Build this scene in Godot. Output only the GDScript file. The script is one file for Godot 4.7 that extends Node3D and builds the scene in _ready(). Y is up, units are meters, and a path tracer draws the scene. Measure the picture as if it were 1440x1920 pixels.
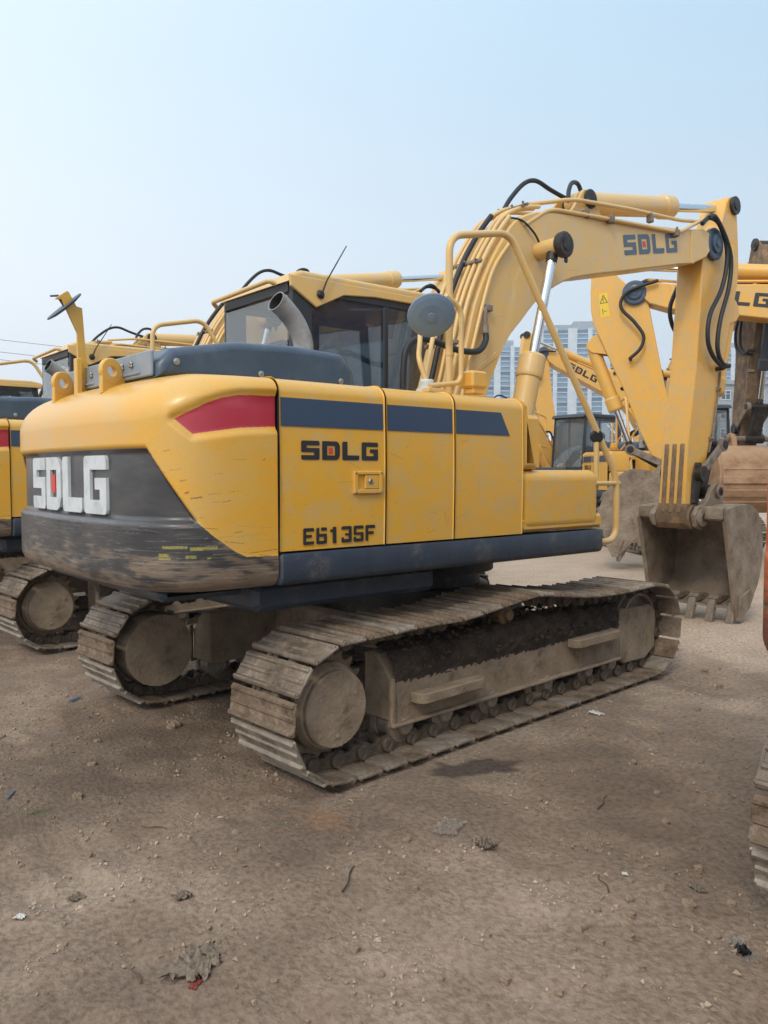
extends Node3D
# A dusty yard of parked excavators under a hazy sky.
# Machine frame: +x forwards (boom), +y up, +z its right-hand side. The main machine's own frame is the world frame.

var M := {}
var cache := {}
var used := {}
var rng := RandomNumberGenerator.new()
var UP := Transform3D()


class Geo:
	var v := PackedVector3Array()
	var n := PackedVector3Array()
	var uv := PackedVector2Array()
	var col := PackedColorArray()
	var t := Transform3D()

	func tri(a: Vector3, b: Vector3, c: Vector3, na: Vector3, nb: Vector3, nc: Vector3, ua := Vector2.ZERO, ub := Vector2.ZERO, uc := Vector2.ZERO) -> void:
		if (b - a).cross(c - a).dot(na + nb + nc) > 0.0:
			var s := b; b = c; c = s
			var sn := nb; nb = nc; nc = sn
			var su := ub; ub = uc; uc = su
		v.append(t * a); v.append(t * b); v.append(t * c)
		n.append(t.basis * na); n.append(t.basis * nb); n.append(t.basis * nc)
		uv.append(ua); uv.append(ub); uv.append(uc)

	func flat(a: Vector3, b: Vector3, c: Vector3, out: Vector3) -> void:
		var m := (b - a).cross(c - a)
		if m.length_squared() < 1e-16:
			return
		m = m.normalized()
		if m.dot(out) < 0.0:
			m = -m
		tri(a, b, c, m, m, m)

	func quad(a: Vector3, b: Vector3, c: Vector3, d: Vector3, out: Vector3) -> void:
		flat(a, b, c, out)
		flat(a, c, d, out)

	# polygon in x,y pushed from z0 to z1, all edges chamfered by b; gentle corners are shaded smooth
	func prism(poly_in: Array, z0: float, z1: float, b := 0.0, smooth_deg := 32.0, steps := 1) -> void:
		var poly := PackedVector2Array()
		for q in poly_in:
			poly.append(q)
		var area := 0.0
		for i in poly.size():
			var j := (i + 1) % poly.size()
			area += poly[i].cross(poly[j])
		if area < 0.0:
			poly.reverse()
		var k := poly.size()
		var en := []
		for i in k:
			var e: Vector2 = (poly[(i + 1) % k] - poly[i]).normalized()
			en.append(Vector2(e.y, -e.x))
		var mit := []
		var n0 := []
		var n1 := []
		for i in k:
			var p: Vector2 = en[(i + k - 1) % k]
			var q: Vector2 = en[i]
			mit.append((p + q) / maxf(0.35, 1.0 + p.dot(q)))
			if p.dot(q) > cos(deg_to_rad(smooth_deg)):
				var s := (p + q).normalized()
				n0.append(s); n1.append(s)
			else:
				n0.append(p); n1.append(q)
		var ins := PackedVector2Array()
		for i in k:
			ins.append(poly[i] - mit[i] * b)
		var tris := Geometry2D.triangulate_polygon(ins)
		for side in [1.0, -1.0]:
			var z: float = z1 if side > 0 else z0
			var nn := Vector3(0, 0, side)
			for i in range(0, tris.size(), 3):
				var a := ins[tris[i]]; var c := ins[tris[i + 1]]; var d := ins[tris[i + 2]]
				tri(Vector3(a.x, a.y, z), Vector3(c.x, c.y, z), Vector3(d.x, d.y, z), nn, nn, nn)
		for i in k:
			var j := (i + 1) % k
			var a := poly[i]; var c := poly[j]
			var na := Vector3(n1[i].x, n1[i].y, 0); var nc := Vector3(n0[j].x, n0[j].y, 0)
			var zb := z0 + b; var zt := z1 - b
			tri(Vector3(a.x, a.y, zb), Vector3(c.x, c.y, zb), Vector3(c.x, c.y, zt), na, nc, nc)
			tri(Vector3(a.x, a.y, zb), Vector3(c.x, c.y, zt), Vector3(a.x, a.y, zt), na, nc, na)
			if b > 0.0:
				for side in [1.0, -1.0]:
					var ze: float = zt if side > 0 else zb
					var up := Vector3(0, 0, side)
					for st in steps:
						var t0 := PI / 2 * st / steps; var t1 := PI / 2 * (st + 1) / steps
						var i0 := b * (1 - cos(t0)); var i1 := b * (1 - cos(t1))
						var y0: float = ze + side * b * sin(t0); var y1: float = ze + side * b * sin(t1)
						var a0: Vector2 = a - mit[i] * i0; var c0: Vector2 = c - mit[j] * i0
						var a1: Vector2 = a - mit[i] * i1; var c1: Vector2 = c - mit[j] * i1
						var p0 := na * cos(t0) + up * sin(t0); var p1 := na * cos(t1) + up * sin(t1)
						var q0 := nc * cos(t0) + up * sin(t0); var q1 := nc * cos(t1) + up * sin(t1)
						if steps == 1:
							p0 = (na + up).normalized(); p1 = p0; q0 = (nc + up).normalized(); q1 = q0
						tri(Vector3(a0.x, a0.y, y0), Vector3(c0.x, c0.y, y0), Vector3(c1.x, c1.y, y1), p0, q0, q1)
						tri(Vector3(a0.x, a0.y, y0), Vector3(c1.x, c1.y, y1), Vector3(a1.x, a1.y, y1), p0, q1, p1)

	# box with rounded edges and corners
	func soft(c: Vector3, s: Vector3, r: float, k := 5) -> void:
		var h := s / 2.0 - Vector3.ONE * r
		var P := []; var N := []
		for i in (k + 1) * 2:
			var top := i > k
			var a := (-PI / 2 + PI / 2 * i / k) if not top else PI / 2 * (i - k - 1) / k
			var row := PackedVector3Array(); var nr := PackedVector3Array()
			for j in (k + 1) * 4 + 1:
				var quad_ := (j / (k + 1)) % 4
				var b := PI / 2 * quad_ + PI / 2 * (j % (k + 1)) / k
				if j == (k + 1) * 4: b = 0.0
				var m := Vector3(cos(a) * cos(b), sin(a), cos(a) * sin(b))
				var sx := 1.0 if quad_ == 0 or quad_ == 3 else -1.0
				var sz := 1.0 if quad_ < 2 else -1.0
				row.append(c + Vector3(h.x * sx, h.y if top else -h.y, h.z * sz) + m * r); nr.append(m)
			P.append(row); N.append(nr)
		for i in P.size() - 1:
			for j in P[0].size() - 1:
				var na: Vector3 = N[i][j]
				tri(P[i][j], P[i + 1][j], P[i + 1][j + 1], na, N[i + 1][j], N[i + 1][j + 1])
				tri(P[i][j], P[i + 1][j + 1], P[i][j + 1], na, N[i + 1][j + 1], N[i][j + 1])
		for e in [0, P.size() - 1]:
			var up := Vector3.DOWN if e == 0 else Vector3.UP
			var y: float = P[e][0].y
			quad(Vector3(c.x - h.x, y, c.z - h.z), Vector3(c.x + h.x, y, c.z - h.z), Vector3(c.x + h.x, y, c.z + h.z), Vector3(c.x - h.x, y, c.z + h.z), up)

	func rbox(c: Vector3, s: Vector3, b := 0.008) -> void:
		var h := s / 2.0
		b = minf(b, minf(h.x, minf(h.y, h.z)) * 0.8)
		var old := t
		t = t * Transform3D(Basis(), c)
		prism([Vector2(h.x - b, -h.y), Vector2(h.x, -h.y + b), Vector2(h.x, h.y - b), Vector2(h.x - b, h.y), Vector2(-h.x + b, h.y), Vector2(-h.x, h.y - b), Vector2(-h.x, -h.y + b), Vector2(-h.x + b, -h.y)], -h.z, h.z, b, 10)
		t = old

	# a beam between two points, w wide and h high, with up as its top
	func beam(a: Vector3, c: Vector3, w: float, h: float, up := Vector3.UP, b := 0.006) -> void:
		var x := (c - a).normalized()
		var z := x.cross(up).normalized()
		var y := z.cross(x)
		var old := t
		t = t * Transform3D(Basis(x, y, z), (a + c) / 2.0)
		rbox(Vector3.ZERO, Vector3(a.distance_to(c), h, w), b)
		t = old

	func lathe(o: Vector3, axis: Vector3, prof: Array, seg := 20) -> void:
		var y := axis.normalized()
		var x := y.cross(Vector3(0.31, 0.17, 0.93) if absf(y.z) < 0.9 else Vector3.RIGHT).normalized()
		var z := x.cross(y)
		for i in prof.size() - 1:
			var p: Vector2 = prof[i]
			var q: Vector2 = prof[i + 1]
			var d := q - p
			if d.length() < 1e-6:
				continue
			var m := Vector2(d.y, -d.x).normalized()
			for s in seg:
				var a0 := TAU * s / seg
				var a1 := TAU * (s + 1) / seg
				var r0 := x * cos(a0) + z * sin(a0)
				var r1 := x * cos(a1) + z * sin(a1)
				var m0 := r0 * m.x + y * m.y
				var m1 := r1 * m.x + y * m.y
				var p0 := o + r0 * p.x + y * p.y; var p1 := o + r1 * p.x + y * p.y
				var q0 := o + r0 * q.x + y * q.y; var q1 := o + r1 * q.x + y * q.y
				if p.x > 1e-6:
					tri(p0, p1, q1, m0, m1, m1)
				if q.x > 1e-6:
					tri(p0, q1, q0, m0, m1, m0)

	func rod(a: Vector3, c: Vector3, r: float, seg := 16, b := 0.004) -> void:
		var l := a.distance_to(c)
		b = minf(b, minf(r, l) * 0.4)
		lathe(a, c - a, [Vector2(0, 0), Vector2(r - b, 0), Vector2(r, b), Vector2(r, l - b), Vector2(r - b, l), Vector2(0, l)], seg)

	func ring(a: Vector3, c: Vector3, r: float, ri: float, seg := 20) -> void:
		var l := a.distance_to(c)
		lathe(a, c - a, [Vector2(ri, l), Vector2(ri, 0), Vector2(r, 0), Vector2(r, l), Vector2(ri, l)], seg)

	func tube(pts: Array, r: float, sides := 10, r_end := -1.0, caps := true) -> void:
		var k := pts.size()
		if k < 2:
			return
		if r_end < 0.0:
			r_end = r
		var d: Vector3 = (pts[1] - pts[0]).normalized()
		var x := d.cross(Vector3(0.3, 0.9, 0.2) if absf(d.y) < 0.9 else Vector3.RIGHT).normalized()
		var rings := []
		var nrm := []
		for i in k:
			var e: Vector3 = pts[mini(i + 1, k - 1)] - pts[maxi(i - 1, 0)]
			e = e.normalized()
			x = (x - e * x.dot(e)).normalized()
			var y := e.cross(x)
			var ra := lerpf(r, r_end, float(i) / (k - 1))
			var rr := PackedVector3Array(); var rn := PackedVector3Array()
			for s in sides:
				var a := TAU * s / sides
				var m := x * cos(a) + y * sin(a)
				rn.append(m); rr.append(pts[i] + m * ra)
			rings.append(rr); nrm.append(rn)
		for i in k - 1:
			for s in sides:
				var s1 := (s + 1) % sides
				tri(rings[i][s], rings[i][s1], rings[i + 1][s1], nrm[i][s], nrm[i][s1], nrm[i + 1][s1])
				tri(rings[i][s], rings[i + 1][s1], rings[i + 1][s], nrm[i][s], nrm[i + 1][s1], nrm[i + 1][s])
		for e in ([0, k - 1] if caps else []):
			var o: Vector3 = (pts[0] - pts[1]) if e == 0 else (pts[k - 1] - pts[k - 2])
			for s in sides:
				flat(pts[e], rings[e][s], rings[e][(s + 1) % sides], o)

	# smooth-shaded grid of points; out tells which way its normals point
	func grid(P: Array, out: Callable, U := []) -> void:
		var R := P.size()
		var C: int = P[0].size()
		var N := []
		for i in R:
			var row := PackedVector3Array()
			for j in C:
				var du: Vector3 = P[mini(i + 1, R - 1)][j] - P[maxi(i - 1, 0)][j]
				var dv: Vector3 = P[i][mini(j + 1, C - 1)] - P[i][maxi(j - 1, 0)]
				var m := du.cross(dv)
				m = m.normalized() if m.length_squared() > 1e-16 else Vector3.UP
				var o: Vector3 = out.call(P[i][j])
				row.append(m if m.dot(o) >= 0.0 else -m)
			N.append(row)
		var has := not U.is_empty()
		for i in R - 1:
			for j in C - 1:
				var a: Vector3 = P[i][j]; var b: Vector3 = P[i + 1][j]; var c: Vector3 = P[i + 1][j + 1]; var d: Vector3 = P[i][j + 1]
				if has:
					tri(a, b, c, N[i][j], N[i + 1][j], N[i + 1][j + 1], U[i][j], U[i + 1][j], U[i + 1][j + 1])
					tri(a, c, d, N[i][j], N[i + 1][j + 1], N[i][j + 1], U[i][j], U[i + 1][j + 1], U[i][j + 1])
				else:
					tri(a, b, c, N[i][j], N[i + 1][j], N[i + 1][j + 1])
					tri(a, c, d, N[i][j], N[i + 1][j + 1], N[i][j + 1])

	func add(g: Geo, x := Transform3D()) -> void:
		var y := t * x
		for i in g.v.size():
			v.append(y * g.v[i]); n.append(y.basis * g.n[i]); uv.append(g.uv[i])

	func mesh() -> ArrayMesh:
		var a := []
		a.resize(Mesh.ARRAY_MAX)
		for i in n.size():
			n[i] = n[i].normalized()
		a[Mesh.ARRAY_VERTEX] = v
		a[Mesh.ARRAY_NORMAL] = n
		a[Mesh.ARRAY_TEX_UV] = uv
		if col.size() == v.size() and col.size() > 0:
			a[Mesh.ARRAY_COLOR] = col
		var m := ArrayMesh.new()
		m.add_surface_from_arrays(Mesh.PRIMITIVE_TRIANGLES, a)
		return m


static func bend(p: Array, r: float, k := 6) -> Array:
	var o := [p[0]]
	for i in range(1, p.size() - 1):
		var a: Vector3 = p[i - 1]; var b: Vector3 = p[i]; var c: Vector3 = p[i + 1]
		var ra := minf(r, minf(a.distance_to(b), b.distance_to(c)) * 0.48)
		var s := b + (a - b).normalized() * ra
		var e := b + (c - b).normalized() * ra
		for j in k + 1:
			var f := float(j) / k
			o.append(s.lerp(b, f).lerp(b.lerp(e, f), f))
	o.append(p[-1])
	return o


static func flow(p: Array, k := 6) -> Array:
	var o := []
	for i in p.size() - 1:
		var a: Vector3 = p[maxi(i - 1, 0)]; var b: Vector3 = p[i]; var c: Vector3 = p[i + 1]; var d: Vector3 = p[mini(i + 2, p.size() - 1)]
		for j in k:
			o.append(b.cubic_interpolate(c, a, d, float(j) / k))
	o.append(p[-1])
	return o


static func xy(p: Array, z: float) -> Array:
	var o := []
	for q in p:
		o.append(Vector3(q[0], q[1], z))
	return o


static func pts2(p: Array) -> Array:
	var o := []
	for i in range(0, p.size(), 2):
		o.append(Vector2(p[i], p[i + 1]))
	return o


static func flow2(p: Array, k := 4) -> Array:
	var q := []
	for i in range(0, p.size(), 2):
		q.append(Vector3(p[i], p[i + 1], 0))
	var o := []
	for w in flow(q, k):
		o.append(Vector2(w.x, w.y))
	return o


# ------------------------------------------------------------------ naming
func numbered(called: String) -> String:
	used[called] = used.get(called, -1) + 1
	return called if used[called] == 0 else "%s_%03d" % [called, used[called]]

func tag(o: Node, label: String, category: String, group := "", kind := "") -> Node:
	if label: o.set_meta("label", label)
	if category: o.set_meta("category", category)
	if group: o.set_meta("group", group)
	if kind: o.set_meta("kind", kind)
	return o

func thing(called: String, label: String, category: String, xf := Transform3D(), group := "") -> Node3D:
	var o := Node3D.new()
	o.name = numbered(called)
	add_child(o)
	o.transform = xf
	tag(o, label, category, group)
	return o

# one named mesh; key shares the mesh between machines
func part(called: String, parent: Node, mat: Material, key: String, f: Callable, xf := Transform3D()) -> MeshInstance3D:
	if not cache.has(key):
		var g := Geo.new()
		f.call(g)
		cache[key] = g.mesh()
	var o := MeshInstance3D.new()
	o.mesh = cache[key]
	o.material_override = mat
	o.transform = xf
	if parent == self:
		o.name = numbered(called)
		add_child(o)
	else:
		o.name = called
		parent.add_child(o, true)
	return o


# ------------------------------------------------------------------ materials
func noise(freq: float, sd: int, oct := 4, type := FastNoiseLite.TYPE_SIMPLEX_SMOOTH) -> FastNoiseLite:
	var f := FastNoiseLite.new()
	f.noise_type = type
	f.frequency = freq
	f.seed = sd
	f.fractal_octaves = oct
	return f

func ramp_tex(freq: float, sd: int, stops: Array, size := 512, oct := 5) -> NoiseTexture2D:
	var t := NoiseTexture2D.new()
	t.width = size; t.height = size
	t.seamless = true
	t.noise = noise(freq, sd, oct)
	t.noise.fractal_gain = .58
	var g := Gradient.new()
	var o := PackedFloat32Array(); var c := PackedColorArray()
	for s in stops:
		o.append(s[0]); c.append(s[1])
	g.offsets = o; g.colors = c
	t.color_ramp = g
	return t

func bump_tex(freq: float, sd: int, strength := 4.0, size := 512) -> NoiseTexture2D:
	var t := NoiseTexture2D.new()
	t.width = size; t.height = size
	t.seamless = true
	t.noise = noise(freq, sd, 5)
	t.as_normal_map = true
	t.bump_strength = strength
	return t

func rgb(r: int, g: int, b: int) -> Color:
	return Color(r / 255.0, g / 255.0, b / 255.0)

func std(name_: String, c: Color, rough := 0.6, metal := 0.0) -> StandardMaterial3D:
	var m := StandardMaterial3D.new()
	m.resource_name = name_
	m.albedo_color = c
	m.roughness = rough
	m.metallic = metal
	M[name_] = m
	return m

var fields := []   # tiling value fields shared by the dusty materials

func make_fields() -> void:
	var S := 512
	for k in 3:
		var lo := noise(.006, 300 + k, 3); var mid := noise(.03, 310 + k, 4); var hi := noise(.22, 320 + k, 2)
		var f := PackedFloat32Array()
		f.resize(S * S)
		for j in S:
			var v := smoothstep(.8, 1.0, j / float(S))
			for i in S:
				var u := smoothstep(.8, 1.0, i / float(S))
				var a := lo.get_noise_2d(i, j)
				if u > 0.0 or v > 0.0:
					var b := lo.get_noise_2d(i - S, j); var c := lo.get_noise_2d(i, j - S); var d := lo.get_noise_2d(i - S, j - S)
					a = lerpf(lerpf(a, b, u), lerpf(c, d, u), v)
				f[j * S + i] = .5 + a * .55 + mid.get_noise_2d(i, j) * .22 * (1 - u) * (1 - v) + hi.get_noise_2d(i, j) * .3
		# nicks and scratches
		var r := RandomNumberGenerator.new(); r.seed = 340 + k
		for q in 60:
			var p := Vector2(r.randf(), r.randf()) * S
			var d := Vector2.from_angle(r.randf() * TAU)
			var w := r.randf_range(-.35, .4)
			for e in int(r.randf_range(4, 46)):
				var x := posmod(int(p.x + d.x * e), S); var y := posmod(int(p.y + d.y * e), S)
				f[y * S + x] += w
		fields.append(f)

func worn(name_: String, a: Color, b: Color, c: Color, rough: float, _freq: float, sd: int, scale := 1.0, bump := 0.0, mid := 0.5) -> StandardMaterial3D:
	var m := std(name_, Color.WHITE, rough)
	var S := 512
	var f: PackedFloat32Array = fields[sd % 3]
	var lut := PackedByteArray()
	lut.resize(256 * 3)
	for i in 256:
		var t := i / 255.0
		var q := a.lerp(b, smoothstep(mid - .45, mid, t)) if t < mid else b.lerp(c, smoothstep(mid, mid + .45, t))
		lut[i * 3] = int(q.r * 255); lut[i * 3 + 1] = int(q.g * 255); lut[i * 3 + 2] = int(q.b * 255)
	var data := PackedByteArray()
	data.resize(S * S * 3)
	for i in S * S:
		var k := clampi(int(f[i] * 255.0), 0, 255) * 3
		data[i * 3] = lut[k]; data[i * 3 + 1] = lut[k + 1]; data[i * 3 + 2] = lut[k + 2]
	m.albedo_texture = ImageTexture.create_from_image(Image.create_from_data(S, S, false, Image.FORMAT_RGB8, data))
	m.uv1_triplanar = true
	m.uv1_scale = Vector3.ONE * scale
	m.uv1_offset = Vector3(sd * .37, sd * .21, sd * .53)
	if bump > 0.0:
		m.normal_enabled = true
		if not cache.has("bump"):
			cache["bump"] = bump_tex(.05, 77, 6.0)
		m.normal_texture = cache["bump"]
		m.normal_scale = bump
	return m

# enamel with dust mottling, hairline scratches and small chips
func paint(name_: String, a: Color, b: Color, rough: float, sd: int, scale: float) -> void:
	var S := 768
	var im := Image.create(S, S, false, Image.FORMAT_RGB8)
	var n1 := noise(.010, sd, 5); var n2 := noise(.05, sd + 1, 4)
	n1.fractal_gain = .55
	for j in S:
		for i in S:
			# tile without a seam
			var u := i / float(S); var v := j / float(S)
			var d := 0.0
			for q in [[0, 0, (1 - u) * (1 - v)], [S, 0, u * (1 - v)], [0, S, (1 - u) * v], [S, S, u * v]]:
				d += n1.get_noise_2d(i - q[0], j - q[1]) * q[2]
			var f := clampf(.34 + d * 1.9 + n2.get_noise_2d(i, j) * .12, 0, 1)
			im.set_pixel(i, j, a.lerp(b, f))
	var r := RandomNumberGenerator.new()
	r.seed = sd
	for k in 130:
		var p := Vector2(r.randf(), r.randf()) * S
		var d := Vector2.from_angle(r.randfn(0.0, .35) + (PI / 2 if r.randf() < .3 else 0.0))
		var c := b.lightened(.25) if r.randf() < .6 else rgb(120, 84, 48)
		var al := r.randf_range(.15, .5)
		for q in int(r.randf_range(8, 70)):
			var w := p + d * q
			im.set_pixel(posmod(int(w.x), S), posmod(int(w.y), S), im.get_pixel(posmod(int(w.x), S), posmod(int(w.y), S)).lerp(c, al))
	for k in 110:
		var p := Vector2(r.randf(), r.randf()) * S
		var c := rgb(104, 72, 46) if r.randf() < .7 else rgb(206, 200, 188)
		for q in int(r.randf_range(1, 6)):
			im.set_pixel(posmod(int(p.x + r.randf() * 3), S), posmod(int(p.y + r.randf() * 3), S), c)
	var m := std(name_, Color.WHITE, rough)
	m.albedo_texture = ImageTexture.create_from_image(im)
	m.uv1_triplanar = true
	m.uv1_scale = Vector3.ONE * scale
	m.clearcoat_enabled = true
	m.clearcoat = .45
	m.clearcoat_roughness = .22
	m.roughness = 1.0
	m.roughness_texture = ramp_tex(.01, sd + 3, [[0.0, Color.from_hsv(0, 0, rough - .1)], [.5, Color.from_hsv(0, 0, rough)], [1.0, Color.from_hsv(0, 0, rough + .22)]])

func materials() -> void:
	make_fields()
	paint("yellow", rgb(222, 168, 60), rgb(210, 170, 96), 0.38, 11, 0.7)
	paint("yellow_boom", rgb(216, 177, 106), rgb(206, 177, 129), 0.46, 12, 0.6)
	paint("yellow_arm", rgb(222, 168, 70), rgb(208, 169, 102), 0.46, 13, 0.7)
	worn("orange", rgb(112, 62, 40), rgb(206, 104, 52), rgb(222, 190, 160), 0.6, 0.02, 14, 1.1, 0.2)
	worn("slate", rgb(60, 76, 94), rgb(68, 84, 103), rgb(96, 108, 120), 0.35, 0.012, 15, 0.9, 0.04, 0.6)
	worn("skirt", rgb(46, 56, 70), rgb(54, 64, 78), rgb(112, 104, 94), 0.48, 0.012, 16, 0.8, 0.06, 0.62)
	worn("steel", rgb(92, 80, 68), rgb(124, 112, 100), rgb(150, 140, 128), 0.62, 0.012, 17, 1.6, 0.3)
	worn("track_steel", rgb(76, 65, 54), rgb(117, 104, 90), rgb(155, 146, 134), 0.6, 0.022, 18, 1.5, 0.4)
	worn("track_pale", rgb(82, 72, 62), rgb(125, 114, 101), rgb(166, 159, 149), 0.48, 0.022, 38, 1.5, 0.35)
	worn("track_mud", rgb(76, 61, 48), rgb(111, 95, 79), rgb(142, 126, 109), 0.92, 0.03, 39, 1.7, 0.7)
	worn("frame_dust", rgb(104, 90, 74), rgb(139, 123, 104), rgb(155, 140, 121), 0.88, 0.024, 19, 1.1, 0.35)
	worn("chain", rgb(58, 49, 41), rgb(88, 76, 64), rgb(122, 109, 95), 0.75, 0.024, 36, 1.4, 0.35)
	worn("mud", rgb(36, 30, 25), rgb(58, 49, 41), rgb(92, 79, 67), 0.95, 0.03, 20, 2.0, 0.8)
	worn("oily", rgb(22, 20, 19), rgb(38, 34, 31), rgb(84, 75, 66), 0.5, 0.02, 21, 2.2, 0.3)
	worn("bucket", rgb(98, 84, 70), rgb(131, 117, 101), rgb(154, 142, 127), 0.58, 0.022, 22, 1.0, 0.3)
	worn("bucket_tan", rgb(136, 104, 78), rgb(166, 134, 104), rgb(180, 152, 124), 0.8, 0.022, 23, 1.0, 0.3)
	worn("wear", rgb(80, 64, 52), rgb(112, 93, 74), rgb(160, 130, 88), 0.7, 0.03, 24, 1.2, 0.3)
	worn("exhaust", rgb(116, 112, 108), rgb(146, 146, 146), rgb(166, 166, 166), 0.5, 0.012, 25, 2.0, 0.1)
	worn("grey_plastic", rgb(120, 132, 144), rgb(136, 148, 160), rgb(150, 158, 166), 0.5, 0.01, 26, 1.2, 0.05)
	worn("concrete_pale", rgb(176, 184, 192), rgb(190, 198, 206), rgb(202, 208, 214), 0.9, 0.01, 27, 0.05)
	worn("concrete_grey", rgb(128, 136, 146), rgb(142, 150, 158), rgb(156, 162, 168), 0.9, 0.01, 28, 0.1)
	worn("stone", rgb(104, 88, 72), rgb(132, 115, 97), rgb(156, 141, 124), 0.95, 0.03, 29, 6.0, 0.5)
	std("red", rgb(176, 44, 62), 0.42)
	std("decal_blue", rgb(54, 72, 96), 0.45)
	std("decal_boom", rgb(82, 102, 120), 0.55)
	std("decal_black", rgb(42, 44, 50), 0.5)
	std("decal_red", rgb(206, 70, 62), 0.5)
	worn("white_paint", rgb(176, 182, 186), rgb(202, 208, 212), rgb(214, 218, 222), 0.5, 0.01, 30, 2.0, 0.05)
	std("chrome", rgb(206, 212, 218), 0.12, 1.0)
	std("bolt", rgb(168, 166, 160), 0.35, 0.8)
	std("hose", rgb(34, 37, 42), 0.55)
	std("black", rgb(28, 30, 34), 0.5)
	std("soot", rgb(52, 50, 48), 0.95)
	std("cab_black", rgb(40, 45, 52), 0.4)
	std("cylinder_dark", rgb(46, 52, 60), 0.35)
	std("seat", rgb(34, 36, 40), 0.8)
	std("sticker", rgb(226, 196, 60), 0.5)
	std("sticker_white", rgb(214, 224, 230), 0.5)
	std("green_cloth", rgb(72, 112, 70), 0.9)
	std("teal", rgb(40, 128, 122), 0.6)
	std("mirror_back", rgb(116, 142, 170), 0.4)
	std("mirror_face", rgb(220, 225, 230), 0.05, 1.0)
	std("wire", rgb(60, 62, 66), 0.7)
	std("blue_scrap", rgb(64, 96, 128), 0.6)
	std("white_scrap", rgb(200, 198, 192), 0.8)
	std("green_grass", rgb(62, 104, 54), 0.9)
	std("twig", rgb(88, 70, 54), 0.9)
	std("dark_twig", rgb(58, 52, 48), 0.9)
	worn("rag", rgb(92, 82, 70), rgb(124, 112, 98), rgb(146, 134, 118), 0.95, 0.02, 31, 4.0, 0.5)
	std("rag_red", rgb(132, 62, 54), 0.9)
	std("wood", rgb(110, 96, 80), 0.9)
	std("window_glass", rgb(104, 132, 158), 0.15, 0.1)
	std("window_dark", rgb(66, 84, 104), 0.2)
	std("frame_white", rgb(206, 210, 212), 0.6)
	var g := std("glass", Color(0.12, 0.22, 0.28, 0.6), 0.03)
	g.transparency = BaseMaterial3D.TRANSPARENCY_ALPHA
	var gc := std("glass_clear", Color(0.5, 0.56, 0.6, 0.18), 0.03)
	gc.transparency = BaseMaterial3D.TRANSPARENCY_ALPHA
	var fl := std("film", Color(0.62, 0.58, 0.53, 0.3), 0.5)
	fl.transparency = BaseMaterial3D.TRANSPARENCY_ALPHA


# ------------------------------------------------------------------ lettering: each glyph is a list of boxes [x0, y0, x1, y1] in a unit square
const GLYPH := {
	"S": [[0, .76, 1, 1], [0, .62, .3, .76], [0, .4, 1, .62], [.7, .24, 1, .4], [0, 0, 1, .24]],
	"D": [[0, 0, .28, 1], [.28, .76, .72, 1], [.28, 0, .72, .24], [.72, 0, 1, 1]],
	"L": [[0, 0, .3, 1], [.3, 0, 1, .26]],
	"G": [[0, .76, 1, 1], [0, .24, .28, .76], [0, 0, 1, .24], [.72, .24, 1, .62], [.5, .42, .72, .62]],
	"E": [[0, 0, .26, 1], [.26, .8, 1, 1], [.26, .42, .8, .6], [.26, 0, 1, .2]],
	"6": [[0, 0, .28, 1], [.45, .8, 1, 1], [.28, .44, 1, .62], [.72, .2, 1, .44], [.28, 0, 1, .2]],
	"1": [[.35, 0, .7, 1], [.1, .7, .35, .86]],
	"3": [[0, .8, 1, 1], [.72, .56, 1, .8], [.35, .42, 1, .56], [.72, .2, 1, .42], [0, 0, 1, .2], [0, .2, .25, .32]],
	"5": [[0, .8, 1, 1], [0, .58, .28, .8], [0, .42, 1, .58], [.72, .2, 1, .42], [0, 0, 1, .2], [0, .2, .25, .3]],
	"F": [[0, 0, .28, 1], [.28, .8, 1, 1], [.28, .42, .85, .6]],
}

func glyph(ch: String, w: float, h: float, round_ := 0.08) -> Array:
	var o := []
	var c := round_ * h
	var frame := PackedVector2Array([Vector2(c, 0), Vector2(w - c, 0), Vector2(w - c * .3, c * .3), Vector2(w, c), Vector2(w, h - c), Vector2(w - c * .3, h - c * .3), Vector2(w - c, h), Vector2(c, h), Vector2(c * .3, h - c * .3), Vector2(0, h - c), Vector2(0, c), Vector2(c * .3, c * .3)])
	if ch == "D":
		var d := .24 * h
		frame = PackedVector2Array([Vector2(0, 0), Vector2(w - d, 0), Vector2(w - d * .3, d * .3), Vector2(w, d), Vector2(w, h - d), Vector2(w - d * .3, h - d * .3), Vector2(w - d, h), Vector2(0, h)])
	for b in GLYPH[ch]:
		var r := PackedVector2Array([Vector2(b[0] * w, b[1] * h), Vector2(b[2] * w, b[1] * h), Vector2(b[2] * w, b[3] * h), Vector2(b[0] * w, b[3] * h)])
		for q in Geometry2D.intersect_polygons(r, frame):
			o.append(q)
	return o

# thin flat letters in the x,y plane facing +z (or -z when face < 0), starting at the origin
func letters(g: Geo, word: String, w: float, h: float, gap: float, face := 1.0) -> void:
	var nn := Vector3(0, 0, face)
	var x := 0.0
	for ch in word:
		for q in glyph(ch, w, h):
			var tr := Geometry2D.triangulate_polygon(q)
			for i in range(0, tr.size(), 3):
				var p := []
				for j in 3:
					var a: Vector2 = q[tr[i + j]]
					p.append(Vector3((x + a.x) * face, a.y, 0))
				g.tri(p[0], p[1], p[2], nn, nn, nn)
		x += w + gap


# ------------------------------------------------------------------ counterweight
var plan := []      # points (x, z) of the rear outline from the right seam round to the left one
var plan_s := []    # arc length at each
var plan_len := 0.0

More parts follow.
